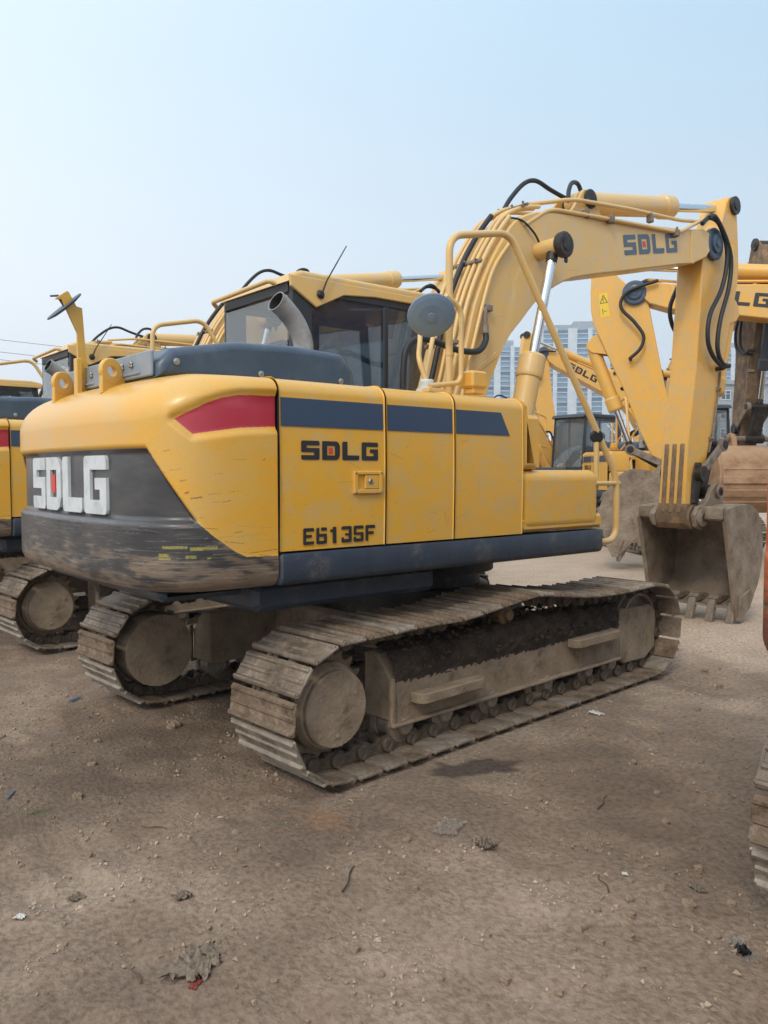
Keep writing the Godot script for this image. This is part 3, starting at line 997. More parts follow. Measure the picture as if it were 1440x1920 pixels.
# ------------------------------------------------------------------ upper body
func body(m: Node3D, pal: Dictionary, full: bool) -> void:
	var U := UP
	part("platform", m, M.skirt, "platform", func(g: Geo):
		g.rbox(Vector3(-.55, 1.13, 0), Vector3(2.72, .13, 2.3), .02)
		g.rbox(Vector3(.3, 1.3, 0), Vector3(.9, .25, .5), .02), U)
	part("under_cover", m, M.skirt, "under_cover", func(g: Geo):
		g.rbox(Vector3(-1.3, .975, 0), Vector3(1.3, .15, 2.0), .03)
		g.rbox(Vector3(-2.1, 1.02, 0), Vector3(.6, .08, 1.7), .03), U)
	part("engine_bay", m, M.skirt, "engine_bay", func(g: Geo):
		g.rbox(Vector3(-1.0, 1.65, 0), Vector3(1.8, .84, 2.34), .02)
		g.rbox(Vector3(-1.43, 1.65, 0), Vector3(1.0, .9, 2.2), .02), U)
	for side in [1.0, -1.0]:
		var k := "" if side > 0 else "_left"
		part("side_skirt", m, M.skirt, "side_skirt" + k, func(g: Geo):
			var f := func(h: Geo):
				h.t = Transform3D(Basis(Vector3(0, 0, 1), Vector3(0, 1, 0), Vector3(-1, 0, 0)), Vector3())
				h.prism(pts2([1.1, 1.062, 1.165, 1.06, 1.188, 1.072, 1.198, 1.095, 1.2, 1.14, 1.2, 1.214, 1.194, 1.224, 1.1, 1.226]), -.84, 1.922, .02, 40)
				h.t = Transform3D()
			if side > 0: f.call(g)
			else: mirrored(g, f), U)
	# counterweight with its raised letters, lifting eyes and mirror bracket
	var cw := part("counterweight", m, pal.weight, "counterweight", counterweight, U)
	if not pal.has("plain"):
		var z := -.555
		for ch in ["S", "D", "L", "G"]:
			var zz := z
			part("raised_letter", cw, M.white_paint, "rear_" + ch, func(g: Geo): rear_letter(g, ch, zz, .27, 1.42, .30))
			if ch == "D":
				part("emblem_square", cw, M.decal_red, "rear_dot", func(g: Geo): slab_on_rear(g, PackedVector2Array([Vector2(.1, .1), Vector2(.17, .1), Vector2(.17, .2), Vector2(.1, .2)]), zz, 1.42))
			z += .30
	for zc in [.38, -.38]:
		part("lifting_eye", cw, pal.body, "eye%.2f" % zc, func(g: Geo):
			g.t = Transform3D(Basis(Vector3.UP, .35), Vector3(-2.45, 2.15, zc)) * Transform3D(Basis(), Vector3(0, 0, -.016))
			g.lathe(Vector3(0, .02, 0), Vector3(0, 0, 1), [Vector2(.03, .032), Vector2(.03, 0), Vector2(.065, 0), Vector2(.07, .005), Vector2(.07, .027), Vector2(.065, .032), Vector2(.03, .032)], 26)
			g.prism(pts2([-.068, -.1, .13, -.1, .06, .03, .045, -.015, .0, -.035, -.045, -.015, -.062, .03]), 0.002, .03, .004))
	part("mirror_bracket", cw, pal.body, "mirror_bracket", func(g: Geo):
		g.t = Transform3D(Basis(Vector3.UP, .15), Vector3(-2.42, 0, -.2)) * Transform3D(Basis(), Vector3(2.42, 0, 0))
		g.prism(pts2([-2.44, 2.06, -2.29, 2.06, -2.365, 2.30, -2.385, 2.60, -2.42, 2.605, -2.465, 2.68, -2.478, 2.685, -2.545, 2.635, -2.55, 2.625, -2.51, 2.632, -2.475, 2.56, -2.42, 2.45, -2.42, 2.28]), -.006, .006, .002, 8)
		g.rbox(Vector3(-2.425, 2.18, .016), Vector3(.035, .24, .04), .004)
		g.t = Transform3D())
	var wm := part("wing_mirror", cw, M.decal_blue, "rear_mirror", func(g: Geo):
		g.lathe(Vector3(-2.475, 2.60, -.235), Vector3(-.67, .72, -.02), [Vector2(0, -.014), Vector2(.08, -.01), Vector2(.12, -.002), Vector2(.124, .004), Vector2(.12, .008), Vector2(0, .008)], 28)
		g.rod(Vector3(-2.475, 2.60, -.235), Vector3(-2.525, 2.66, -.215), .007, 8)
		g.rod(Vector3(-2.56, 2.65, -.225), Vector3(-2.515, 2.655, -.205), .006, 8))
	if not full:
		wm.set_meta("label", "round mirror on the counterweight bracket")
	# side doors: three on the right, one plain on the left
	var seams := [[-1.9265, -1.243, true], [-1.231, -.706, false], [-.694, -.080, false]]
	for i in 3:
		var q: Array = seams[i]
		var d := part("side_door", m, pal.body, "door%d" % i, func(g: Geo): swept_panel(g, door_profile(), q[0], q[1]), U)
		if not pal.has("plain"):
			part("stripe", d, M.decal_blue, "stripe%d" % i, func(g: Geo):
				var e: float = q[1] - .01
				var x0: float = q[0] + .01
				var a := Vector3(x0, 1.866, 1.2085); var b := Vector3(e if i < 2 else -.205, 1.866, 1.2085)
				var c := Vector3(e if i < 2 else -.285, 2.008, 1.2035); var dd := Vector3(x0, 2.008, 1.2035)
				g.quad(a, b, c, dd, Vector3(0, 0, 1)))
			if i == 0:
				part("door_letters", d, M.decal_black, "door_word", func(g: Geo):
					g.t = Transform3D(Basis(), Vector3(-1.797, 1.699, 1.2095))
					letters(g, "SDLG", .114, .097, .0165)
					g.t = Transform3D())
				part("emblem_square", d, M.decal_red, "door_dot", func(g: Geo):
					g.quad(Vector3(-1.625, 1.73, 1.2095), Vector3(-1.598, 1.73, 1.2095), Vector3(-1.598, 1.762, 1.2095), Vector3(-1.625, 1.762, 1.2095), Vector3(0, 0, 1)))
				part("model_number", d, M.decal_black, "door_model", func(g: Geo):
					g.t = Transform3D(Basis(), Vector3(-1.786, 1.262, 1.2075))
					letters(g, "E6135F", .068, .086, .0135)
					g.t = Transform3D())
				part("door_lock", d, pal.body, "door_lock", func(g: Geo):
					for e in [[-1.465, -1.44, 1.52, 1.64], [-1.292, -1.268, 1.52, 1.64], [-1.44, -1.292, 1.52, 1.542], [-1.44, -1.292, 1.622, 1.64]]:
						g.rbox(Vector3((e[0] + e[1]) / 2, (e[2] + e[3]) / 2, 1.214), Vector3(e[1] - e[0], e[3] - e[2], .022), .003)
					g.rbox(Vector3(-1.342, 1.582, 1.212), Vector3(.096, .074, .02), .003))
				part("lock_recess", d, pal.body, "lock_recess", func(g: Geo): g.quad(Vector3(-1.44, 1.542, 1.207), Vector3(-1.395, 1.542, 1.207), Vector3(-1.395, 1.622, 1.207), Vector3(-1.44, 1.622, 1.207), Vector3(0, 0, 1)))
				for b in [[-1.455, 1.632], [-1.278, 1.632], [-1.455, 1.528], [-1.278, 1.528]]:
					part("rivet", d, M.bolt, "rivet", func(g: Geo): g.lathe(Vector3.ZERO, Vector3(0, 0, 1), [Vector2(.0075, 0), Vector2(.0065, .004), Vector2(0, .0065)], 10), Transform3D(Basis(), Vector3(b[0], b[1], 1.2245)))
				part("keyhole", d, M.bolt, "keyhole", func(g: Geo): g.rod(Vector3(-1.356, 1.586, 1.219), Vector3(-1.356, 1.586, 1.231), .015, 14))
	part("side_door", m, pal.body, "door_left", func(g: Geo): mirrored(g, func(h: Geo): swept_panel(h, door_profile(), -1.923, -.95)), U)
	part("corner_post", m, pal.body, "corner_post", func(g: Geo):
		g.prism(pts2([-.068, 1.652, .098, 1.652, .02, 1.94, -.015, 2.06, -.032, 2.095, -.068, 2.1]), .72, 1.2, .04, 40, 5), U)
	part("tool_box", m, pal.body, "tool_box", func(g: Geo):
		g.soft(Vector3(.36, 1.445, .91), Vector3(.86, .41, .58), .075, 7)
		g.rbox(Vector3(.385, 1.29, .9), Vector3(.9, .1, .58), .02), U)
	part("deck_hatch", m, M.slate, "deck_hatch", func(g: Geo): g.rbox(Vector3(.28, 1.658, .92), Vector3(.5, .02, .34), .005), U)
	# top deck between doors and boom
	part("top_deck", m, pal.body, "top_deck", func(g: Geo):
		g.rbox(Vector3(-.55, 2.09, .48), Vector3(1.1, .03, .5), .008)
		g.rbox(Vector3(-.02, 2.0, .46), Vector3(.1, .2, .5), .02)
		g.rbox(Vector3(.42, 1.82, .5), Vector3(.8, .5, .28), .03), U)
	# hood and exhaust
	var hood := part("engine_hood", m, M.slate, "hood", func(g: Geo):
		var q := pts2([-2.35, 2.19, -2.27, 2.272, -1.9, 2.342, -1.5, 2.358, -1.18, 2.342, -1.09, 2.25, -1.085, 2.115, -2.35, 2.115])
		g.prism(q, -.75, .75, .05, 45, 5), U)
	part("rear_panel", hood, M.grey_plastic, "hood_rear", func(g: Geo):
		g.rbox(Vector3(-2.362, 2.19, 0), Vector3(.02, .13, 1.42), .006)
		g.rbox(Vector3(-2.374, 2.15, .45), Vector3(.012, .012, .26), .003)
		g.rbox(Vector3(-2.374, 2.15, -.2), Vector3(.012, .012, .26), .003))
	for z in [.36, .48, -.1, -.22]:
		part("hinge", hood, M.bolt, "hinge", func(g: Geo):
			g.rod(Vector3(-.012, 0, 0), Vector3(0, 0, 0), .014, 8)
			g.rod(Vector3(-.008, -.014, -.02), Vector3(-.008, -.014, .02), .006, 8), Transform3D(Basis(), Vector3(-2.372, 2.205, z)))
	for x in [-2.25, -1.75, -1.2]:
		part("bolt", hood, M.bolt, "hood_bolt", func(g: Geo): g.lathe(Vector3.ZERO, Vector3(0, 0, 1), [Vector2(.018, 0), Vector2(.018, .005), Vector2(.01, .008), Vector2(.01, .014), Vector2(0, .014)], 12), Transform3D(Basis(), Vector3(x, 2.175 if x > -2 else 2.2, .75)))
	var bend_path := flow([Vector3(-1.02, 2.2, .1), Vector3(-1.02, 2.4, .1), Vector3(-1.03, 2.52, .1), Vector3(-1.09, 2.63, .1), Vector3(-1.19, 2.715, .11), Vector3(-1.245, 2.745, .115)], 7)
	part("exhaust_pipe", hood, M.exhaust, "exhaust", func(g: Geo):
		g.tube(bend_path, .066, 22, .07, false)
		var d: Vector3 = (bend_path[-1] - bend_path[-2]).normalized()
		g.lathe(bend_path[-1], d, [Vector2(.064, -.002), Vector2(.064, .001), Vector2(.0705, .001), Vector2(.0705, -.004)], 22))
	part("pipe_lining", hood, M.soot, "exhaust_lining", func(g: Geo): g.tube(bend_path, .061, 22, .065, false))
	# filler, box and pipes on the deck
	part("filler_cap", m, M.white_paint, "filler", func(g: Geo):
		g.lathe(Vector3(-.6, 2.11, .86), Vector3.UP, [Vector2(0.07, 0), Vector2(.07, .05), Vector2(.045, .055), Vector2(.045, .1), Vector2(.04, .11), Vector2(0, .11)], 20), U)
	part("vent_pipe", m, pal.boom, "vent_pipe", func(g: Geo):
		g.tube(bend([Vector3(-.58, 2.2, .84), Vector3(-.62, 2.36, .8), Vector3(-.55, 2.47, .74), Vector3(-.42, 2.62, .6)], .06), .017, 10)
		g.tube(bend([Vector3(-.55, 2.12, .78), Vector3(-.42, 2.3, .66), Vector3(-.2, 2.6, .5), Vector3(-.05, 2.75, .45)], .08), .017, 10), U)
	part("cap_box", m, pal.body, "cap_box", func(g: Geo):
		g.rbox(Vector3(-.32, 2.225, 1.0), Vector3(.145, .11, .12), .014)
		g.rbox(Vector3(-.32, 2.155, 1.0), Vector3(.1, .04, .09), .006), U)
	part("handrail", m, pal.boom, "handrail", func(g: Geo):
		g.tube(bend([Vector3(-.442, 2.1, .9), Vector3(-.445, 3.14, .9), Vector3(.13, 3.265, .9), Vector3(1.136, 1.60, 1.1), Vector3(1.136, 1.12, 1.1), Vector3(.78, 1.12, 1.1)], .12, 9), .024, 14)
		g.ring(Vector3(-.442, 2.38, .9), Vector3(-.442, 2.40, .9), .028, .02, 14)
		g.rod(Vector3(.8, 1.552, 1.1), Vector3(1.17, 1.552, 1.1), .018, 10)
		g.rod(Vector3(.93, 1.5, 1.06), Vector3(.93, 1.86, 1.06), .02, 10), U)
	part("rail_knob", m, M.black, "rail_knob", func(g: Geo): g.lathe(Vector3(.93, 1.9, 1.06), Vector3(-.5, 0, .8), [Vector2(0, -.02), Vector2(.04, -.02), Vector2(.05, -.01), Vector2(.05, .01), Vector2(.04, .02), Vector2(0, .02)], 16), U)
	var ma := part("mirror_arm", m, pal.boom, "mirror_arm", func(g: Geo):
		g.tube(bend([Vector3(-.69, 2.165, .98), Vector3(-.435, 2.2, 1.0), Vector3(-.435, 2.66, 1.0), Vector3(-.56, 2.73, .99)], .06, 7), .017, 12)
		g.rbox(Vector3(-.64, 2.14, .97), Vector3(.16, .03, .06), .005)
		g.prism(pts2([-.64, 2.70, -.62, 2.735, -.5, 2.735, -.43, 2.71, -.44, 2.68, -.52, 2.685]), .965, .975, .002), U)
	part("round_mirror", ma, M.mirror_back, "round_mirror", func(g: Geo):
		g.lathe(Vector3(-.655, 2.592, .96), Vector3(-.45, -.62, .64), [Vector2(0, .004), Vector2(.08, .004), Vector2(.125, -.004), Vector2(.147, -.012), Vector2(.15, -.02), Vector2(.144, -.024)], 40)
		g.rod(Vector3(-.655, 2.59, .965), Vector3(-.59, 2.69, .975), .01, 8)
		g.lathe(Vector3(-.655, 2.592, .96), Vector3(-.45, -.62, .64), [Vector2(.03, .004), Vector2(.03, .014), Vector2(.0, .016)], 12))
	part("mirror_glass", ma, M.mirror_face, "round_mirror_glass", func(g: Geo): g.lathe(Vector3(-.655, 2.592, .96), Vector3(.45, .62, -.64), [Vector2(.145, .022), Vector2(.08, .03), Vector2(0, .033)], 36))


func cab(m: Node3D, pal: Dictionary) -> void:
	var U := UP
	var c := part("cab", m, M.cab_black, "cab_frame", func(g: Geo):
		for z in [-.245, -1.175]:
			g.prism(pts2([-.9, 1.2, -.72, 1.2, -.72, 2.93, -.9, 2.97]), z - .025, z + .025, .008)
			g.prism(pts2([.58, 1.75, .66, 1.75, .55, 2.97, .47, 2.97]), z - .025, z + .025, .008)
			g.prism(pts2([-.72, 1.2, .68, 1.2, .68, 1.78, -.72, 1.72]), z - .025, z + .025, .008)
			g.rbox(Vector3(-.12, 2.95, z), Vector3(1.3, .07, .05), .008)
			g.rbox(Vector3(-.02, 2.3, z), Vector3(.05, 1.3, .045), .006)
		g.rbox(Vector3(-.89, 2.955, -.71), Vector3(.05, .09, .9), .008)
		g.rbox(Vector3(-.89, 1.75, -.71), Vector3(.05, 1.1, .9), .008)
		g.rbox(Vector3(.62, 1.48, -.71), Vector3(.05, .56, .9), .008)
		g.rbox(Vector3(-.1, 1.22, -.71), Vector3(1.56, .05, .96), .008), U)
	part("roof", c, pal.roof, "cab_roof", func(g: Geo):
		g.prism(pts2([-.93, 2.985, -.9, 3.045, -.82, 3.075, .45, 3.085, .60, 3.055, .66, 2.99, .4, 2.985]), -1.22, -.2, .03, 40, 4)
		g.prism(pts2([-.92, 2.95, -.93, 3.03, -.25, 3.03, .6, 3.03, .6, 2.975, -.15, 2.972, -.45, 2.945, -.70, 2.825]), -.222, -.196, .006))
	part("side_window", c, M.glass, "cab_glass_r", func(g: Geo): g.rbox(Vector3(-.09, 2.33, -.233), Vector3(1.27, 1.2, .008), .002))
	part("side_window", c, M.glass_clear, "cab_glass_l", func(g: Geo): g.rbox(Vector3(-.09, 2.33, -1.187), Vector3(1.27, 1.2, .008), .002))
	part("rear_window", c, M.glass_clear, "cab_glass_b", func(g: Geo): g.rbox(Vector3(-.905, 2.6, -.71), Vector3(.008, .6, .88), .002))
	part("windscreen", c, M.glass_clear, "cab_glass_f", func(g: Geo):
		g.t = Transform3D(Basis(Vector3.BACK, .085), Vector3(.585, 2.36, -.71))
		g.rbox(Vector3(0, 0, 0), Vector3(.008, 1.2, .88), .002)
		g.t = Transform3D())
	part("seat", c, M.seat, "cab_seat", func(g: Geo):
		g.rbox(Vector3(-.35, 1.72, -.7), Vector3(.5, .14, .5), .05)
		g.t = Transform3D(Basis(Vector3.BACK, .18), Vector3(-.62, 2.05, -.7))
		g.rbox(Vector3(0, .05, 0), Vector3(.13, .7, .48), .05)
		g.rbox(Vector3(0, .5, 0), Vector3(.1, .2, .28), .04)
		g.t = Transform3D()
		g.rbox(Vector3(-.35, 1.45, -.7), Vector3(.4, .42, .4), .02)
		for z in [-.42, -.98]:
			g.rbox(Vector3(-.2, 1.85, z), Vector3(.5, .12, .1), .03))
	part("antenna", c, M.black, "antenna", func(g: Geo):
		g.lathe(Vector3(-.67, 2.92, -.19), Vector3(0, .2, 1), [Vector2(0, -.01), Vector2(.03, -.01), Vector2(.034, 0), Vector2(.02, .02), Vector2(0, .024)], 14)
		g.tube([Vector3(-.67, 2.93, -.17), Vector3(-.63, 3.02, -.17), Vector3(-.45, 3.30, -.17)], .008, 8, .004))
	part("grab_rail", c, pal.boom, "grab_rail", func(g: Geo):
		g.tube(bend([Vector3(-.95, 2.98, -.35), Vector3(-1.0, 3.0, -.36), Vector3(-1.0, 2.98, -1.2), Vector3(-.95, 2.95, -1.22)], .04), .018, 10))


# ------------------------------------------------------------------ boom, arm and bucket
const FOOT := Vector3(.30, 1.72, 0)
const BOOM_PIN := Vector3(4.27, 4.09, 0)
const ARM_PIN := Vector3(3.95, 1.15, 0)
const UPPER := [.02, 1.75, .2, 2.0, .33, 2.28, .43, 2.62, .527, 2.95, .684, 3.27, .84, 3.50, .993, 3.68, 1.2, 3.79, 1.42, 3.845, 1.99, 3.92, 2.4, 3.965, 3.22, 4.07, 3.68, 4.13]

func about(p: Vector3, deg: float) -> Transform3D:
	return Transform3D(Basis(), p) * Transform3D(Basis(Vector3.BACK, deg_to_rad(deg)), Vector3()) * Transform3D(Basis(), -p)

func boom_shape(g: Geo) -> void:
	var q := flow2([.22, 1.58, .42, 1.62, .55, 1.9, .70, 2.30, .906, 2.69, 1.10, 2.895, 1.33, 3.11, 1.667, 3.30, 2.0, 3.40, 2.53, 3.52, 3.58, 3.76], 3)
	q.append_array(pts2([3.80, 3.80, 4.08, 3.915, 4.15, 3.99, 4.17, 4.09, 4.15, 4.18, 4.02, 4.20]))
	var u := []
	for i in range(UPPER.size() - 2, -1, -2):
		u.append(UPPER[i]); u.append(UPPER[i + 1])
	q.append_array(flow2(u, 3))
	g.prism(q, -.2, .2, .012, 40)
	# plates round the arm pin, weld bead and a stiffener
	for s in [-1.0, 1.0]:
		g.t = Transform3D(Basis(), Vector3(0, 0, s * .2))
		var lo := -.004 if s > 0 else -.012
		g.prism(pts2([3.74, 3.80, 3.80, 3.80, 3.80, 4.14, 3.74, 4.13]), lo, lo + .016, .004)
		g.prism(pts2([.50, 2.42, .54, 2.40, .78, 2.56, .77, 2.6]), lo, lo + .014, .003)
		g.t = Transform3D()

func offset_path(d: float, z: float, i0: int, i1: int) -> Array:
	var o := []
	for i in range(i0, i1 + 1):
		var p := Vector2(UPPER[i * 2], UPPER[i * 2 + 1])
		var a := maxi(i - 1, 0); var b := mini(i + 1, UPPER.size() / 2 - 1)
		var e := (Vector2(UPPER[b * 2], UPPER[b * 2 + 1]) - Vector2(UPPER[a * 2], UPPER[a * 2 + 1])).normalized()
		o.append(Vector3(p.x - e.y * d, p.y + e.x * d, z))
	return o

func boom(m: Node3D, pal: Dictionary, Tb: Transform3D, full: bool) -> void:
	var b := part("boom", m, pal.boom, "boom", boom_shape, Tb)
	for s in [1.0, -1.0]:
		if not pal.has("plain"):
			part("boom_letters", b, M.decal_boom if full else M.decal_black, "boom_word%d" % int(s), func(g: Geo):
				g.t = Transform3D(Basis(Vector3.BACK, s * 0.0) * Basis(Vector3.BACK, .20 if s > 0 else .20), Vector3(2.56 if s > 0 else 3.50, 3.675 if s > 0 else 3.862, s * .2035))
				letters(g, "SDLG", .208, .185, .04, s)
				g.t = Transform3D())
			part("emblem_square", b, M.decal_red, "boom_dot%d" % int(s), func(g: Geo):
				g.t = Transform3D(Basis(Vector3.BACK, .20), Vector3(2.56 if s > 0 else 3.50, 3.675 if s > 0 else 3.862, s * .2037))
				var x := .248 + .075
				g.quad(Vector3(x * s, .065, 0), Vector3((x + .05) * s, .065, 0), Vector3((x + .05) * s, .12, 0), Vector3(x * s, .12, 0), Vector3(0, 0, s))
				g.t = Transform3D())
		part("pin_boss", b, M.slate, "boom_boss%d" % int(s), func(g: Geo):
			g.lathe(Vector3(BOOM_PIN.x, BOOM_PIN.y, s * .15), Vector3(0, 0, s), [Vector2(.17, 0), Vector2(.17, .045), Vector2(.15, .055), Vector2(.10, .055), Vector2(.10, .075), Vector2(.08, .08), Vector2(.045, .08), Vector2(.045, .09), Vector2(0, .09)], 28))
		# lift cylinder pin
		part("pin_sleeve", b, pal.boom, "lift_sleeve%d" % int(s), func(g: Geo): g.rod(Vector3(1.3, 3.49, s * .2), Vector3(1.3, 3.49, s * .44), .075, 20))
		part("pin_cap", b, M.oily, "lift_cap%d" % int(s), func(g: Geo):
			g.lathe(Vector3(1.3, 3.49, s * .43), Vector3(0, 0, s), [Vector2(0, 0), Vector2(.1, 0), Vector2(.105, .01), Vector2(.105, .05), Vector2(.09, .062), Vector2(.05, .062), Vector2(.05, .07), Vector2(0, .07)], 22)
			g.rbox(Vector3(1.33, 3.385, s * .46), Vector3(.035, .07, .02), .006))
	part("cylinder_bracket", b, pal.boom, "arm_cyl_bracket", func(g: Geo):
		for z in [-.13, .13]:
			g.prism(pts2([1.75, 3.86, 2.3, 3.92, 2.16, 4.14, 2.08, 4.19, 1.99, 4.17]), z - .018, z + .018, .004))
	part("pin_cap", b, M.oily, "arm_cyl_pin", func(g: Geo):
		g.rod(Vector3(2.07, 4.1, -.17), Vector3(2.07, 4.1, .17), .055, 16)
		g.rod(Vector3(2.07, 4.1, .15), Vector3(2.07, 4.1, .175), .085, 18))
	# steel pipes over the back of the boom
	var pipes := [[.05, .17, 0, 7], [.06, .11, 0, 9], [.06, .05, 0, 9], [.085, -.03, 1, 9], [.06, -.10, 0, 12], [.06, -.16, 0, 8]]
	for i in pipes.size():
		var q: Array = pipes[i]
		part("oil_pipe", b, pal.boom, "pipe%d" % i, func(g: Geo): g.tube(flow(offset_path(q[0], q[1], q[2], q[3]), 4), .019, 10))
	part("oil_pipe", b, pal.boom, "pipe_side", func(g: Geo): g.tube(bend([Vector3(1.1, 3.66, .19), Vector3(1.45, 3.875, .19), Vector3(2.11, 3.93, .225), Vector3(2.71, 3.985, .225), Vector3(3.47, 4.05, .225), Vector3(3.80, 4.2, .2), Vector3(4.1, 4.33, .16)], .12), .019, 10))
	part("oil_pipe", b, pal.boom, "pipe_side2", func(g: Geo): g.tube(bend([Vector3(1.36, 3.93, .05), Vector3(1.76, 4.02, .2), Vector3(2.66, 4.12, .2), Vector3(3.62, 4.22, .15), Vector3(4.08, 4.31, .1)], .14), .019, 10))
	part("oil_pipe", b, pal.boom, "pipe_near", func(g: Geo): g.tube(bend([Vector3(.92, 3.5, .222), Vector3(.71, 3.26, .222), Vector3(.60, 2.97, .222), Vector3(.45, 2.5, .222), Vector3(.36, 2.2, .222)], .15), .017, 10))
	part("pipe_clamp", b, M.steel, "pipe_clamps", func(g: Geo):
		for q in [[2.28, 3.94, .235], [3.4, 4.03, .235], [3.0, 4.1, .19], [1.95, 3.93, .2]]:
			g.rbox(Vector3(q[0], q[1], q[2]), Vector3(.05, .07, .06), .006)
			g.rod(Vector3(q[0], q[1] + .03, q[2] + .01), Vector3(q[0], q[1] + .06, q[2] + .01), .012, 6)
		for i in [3, 5, 8]:
			var p: Vector3 = offset_path(.066, 0, i, i)[0]
			var e := Vector2(UPPER[i * 2 + 2] - UPPER[i * 2 - 2], UPPER[i * 2 + 3] - UPPER[i * 2 - 1])
			g.t = Transform3D(Basis(Vector3.BACK, e.angle()), p)
			g.rbox(Vector3(0, .01, 0), Vector3(.035, .026, .37), .005)
			for z in [.14, .02, -.13]:
				g.rod(Vector3(0, .02, z), Vector3(0, .045, z), .01, 6)
			g.t = Transform3D())
	part("hose", b, M.hose, "hose_back", func(g: Geo): g.tube(flow(offset_path(.10, .0, 1, 7), 4), .022, 10))
	part("hose", b, M.hose, "hose_thin", func(g: Geo): g.tube(flow([Vector3(.96, 3.72, .12), Vector3(1.06, 3.70, .21), Vector3(1.2, 3.62, .23), Vector3(1.27, 3.53, .24)], 8), .009, 8))
	part("hose", b, M.hose, "hose_arch", func(g: Geo): g.tube(flow(xy([[1.08, 3.78], [1.14, 3.86], [1.23, 3.98], [1.40, 4.14], [1.56, 4.2], [1.75, 4.17], [1.9, 4.15], [2.0, 4.14]], -.05), 6), .02, 10))
	part("hose", b, M.hose, "hose_loop", func(g: Geo): g.tube(flow([Vector3(1.8, 4.03, .12), Vector3(1.86, 4.15, .08), Vector3(1.96, 4.25, .04), Vector3(2.1, 4.28, 0), Vector3(2.16, 4.2, 0)], 6), .02, 10))
	# hose from the side connector back to the body
	part("hose", b, M.hose, "hose_side", func(g: Geo): g.tube(flow([Vector3(.60, 2.74, .25), Vector3(.59, 2.66, .26), Vector3(.48, 2.57, .28), Vector3(.27, 2.56, .27), Vector3(.02, 2.61, .24), Vector3(-.12, 2.60, .22), Vector3(-.22, 2.48, .22), Vector3(-.24, 2.1, .22)], 7), .024, 12))
	part("hose_fitting", b, M.steel, "hose_fit", func(g: Geo):
		g.rod(Vector3(.60, 2.72, .25), Vector3(.60, 2.80, .245), .028, 8)
		g.rod(Vector3(.60, 2.80, .245), Vector3(.61, 2.93, .235), .018, 10)
		g.rbox(Vector3(.65, 2.93, .225), Vector3(.08, .05, .05), .006))
	# hoses between boom and arm
	for q in [[[[3.9, 4.22], [4.04, 4.31], [4.25, 4.29], [4.42, 4.09], [4.43, 3.86], [4.32, 3.59], [4.10, 3.31], [4.06, 3.05], [4.18, 2.88], [4.42, 2.77]], .24], [[[4.0, 4.3], [4.15, 4.33], [4.39, 4.14], [4.50, 3.93], [4.46, 3.64], [4.29, 3.27], [4.24, 2.98], [4.35, 2.82], [4.51, 2.80]], .255], [[[3.95, 4.2], [4.35, 4.1], [4.46, 3.9], [4.28, 3.66], [4.17, 3.46], [4.22, 3.29], [4.36, 3.17]], -.27]]:
		part("hose", b, M.hose, "arm_hose%.2f" % q[1], func(g: Geo):
			g.tube(flow(xy(q[0], q[1]), 7), .024, 12)
			g.rod(Vector3(q[0][-1][0], q[0][-1][1], q[1]), Vector3(q[0][-1][0], q[0][-1][1], signf(q[1]) * .15), .024, 8))

func arm_shape(g: Geo) -> void:
	g.prism(pts2([4.10, 3.92, 3.993, 2.745, 3.858, 1.948, 3.80, 1.25, 3.82, 1.12, 3.88, 1.05, 3.97, 1.03, 4.05, 1.07, 4.085, 1.15, 4.10, 1.4, 4.28, 1.84, 4.382, 2.136, 4.535, 2.731, 4.642, 3.035, 4.87, 3.74, 4.89, 3.95, 4.87, 4.2, 4.83, 4.50, 4.80, 4.60, 4.72, 4.68, 4.64, 4.68, 4.585, 4.62, 4.47, 4.36, 4.37, 4.24, 4.22, 4.23, 4.12, 4.14]), -.15, .15, .012, 30)

func cylinder(m: Node3D, called: String, key: String, a: Vector3, c: Vector3, r: float, split: float, mat: Material, xf: Transform3D) -> void:
	var d := (c - a).normalized()
	var l := a.distance_to(c)
	var z := Vector3(0, 0, 1)
	var o := part(called, m, mat, key, func(g: Geo):
		g.rod(a - z * .07, a + z * .07, r * .85, 18)
		g.lathe(a, d, [Vector2(0, .02), Vector2(r * .93, .04), Vector2(r, .07), Vector2(r, l * split - .2), Vector2(r * 1.12, l * split - .19), Vector2(r * 1.16, l * split - .17), Vector2(r * 1.16, l * split - .02), Vector2(r * 1.05, l * split), Vector2(0, l * split)], 28), xf)
	part("rod", o, M.chrome, key + "_rod", func(g: Geo): g.lathe(a, d, [Vector2(r * .42, l * split - .01), Vector2(r * .42, l - .03)], 20))
	part("rod_eye", o, M.oily, key + "_eye", func(g: Geo):
		g.rod(c - z * .07, c + z * .07, r * .62, 16)
		g.lathe(c, -d, [Vector2(r * .4, 0), Vector2(r * .55, .06), Vector2(r * .5, .13), Vector2(0, .13)], 14))

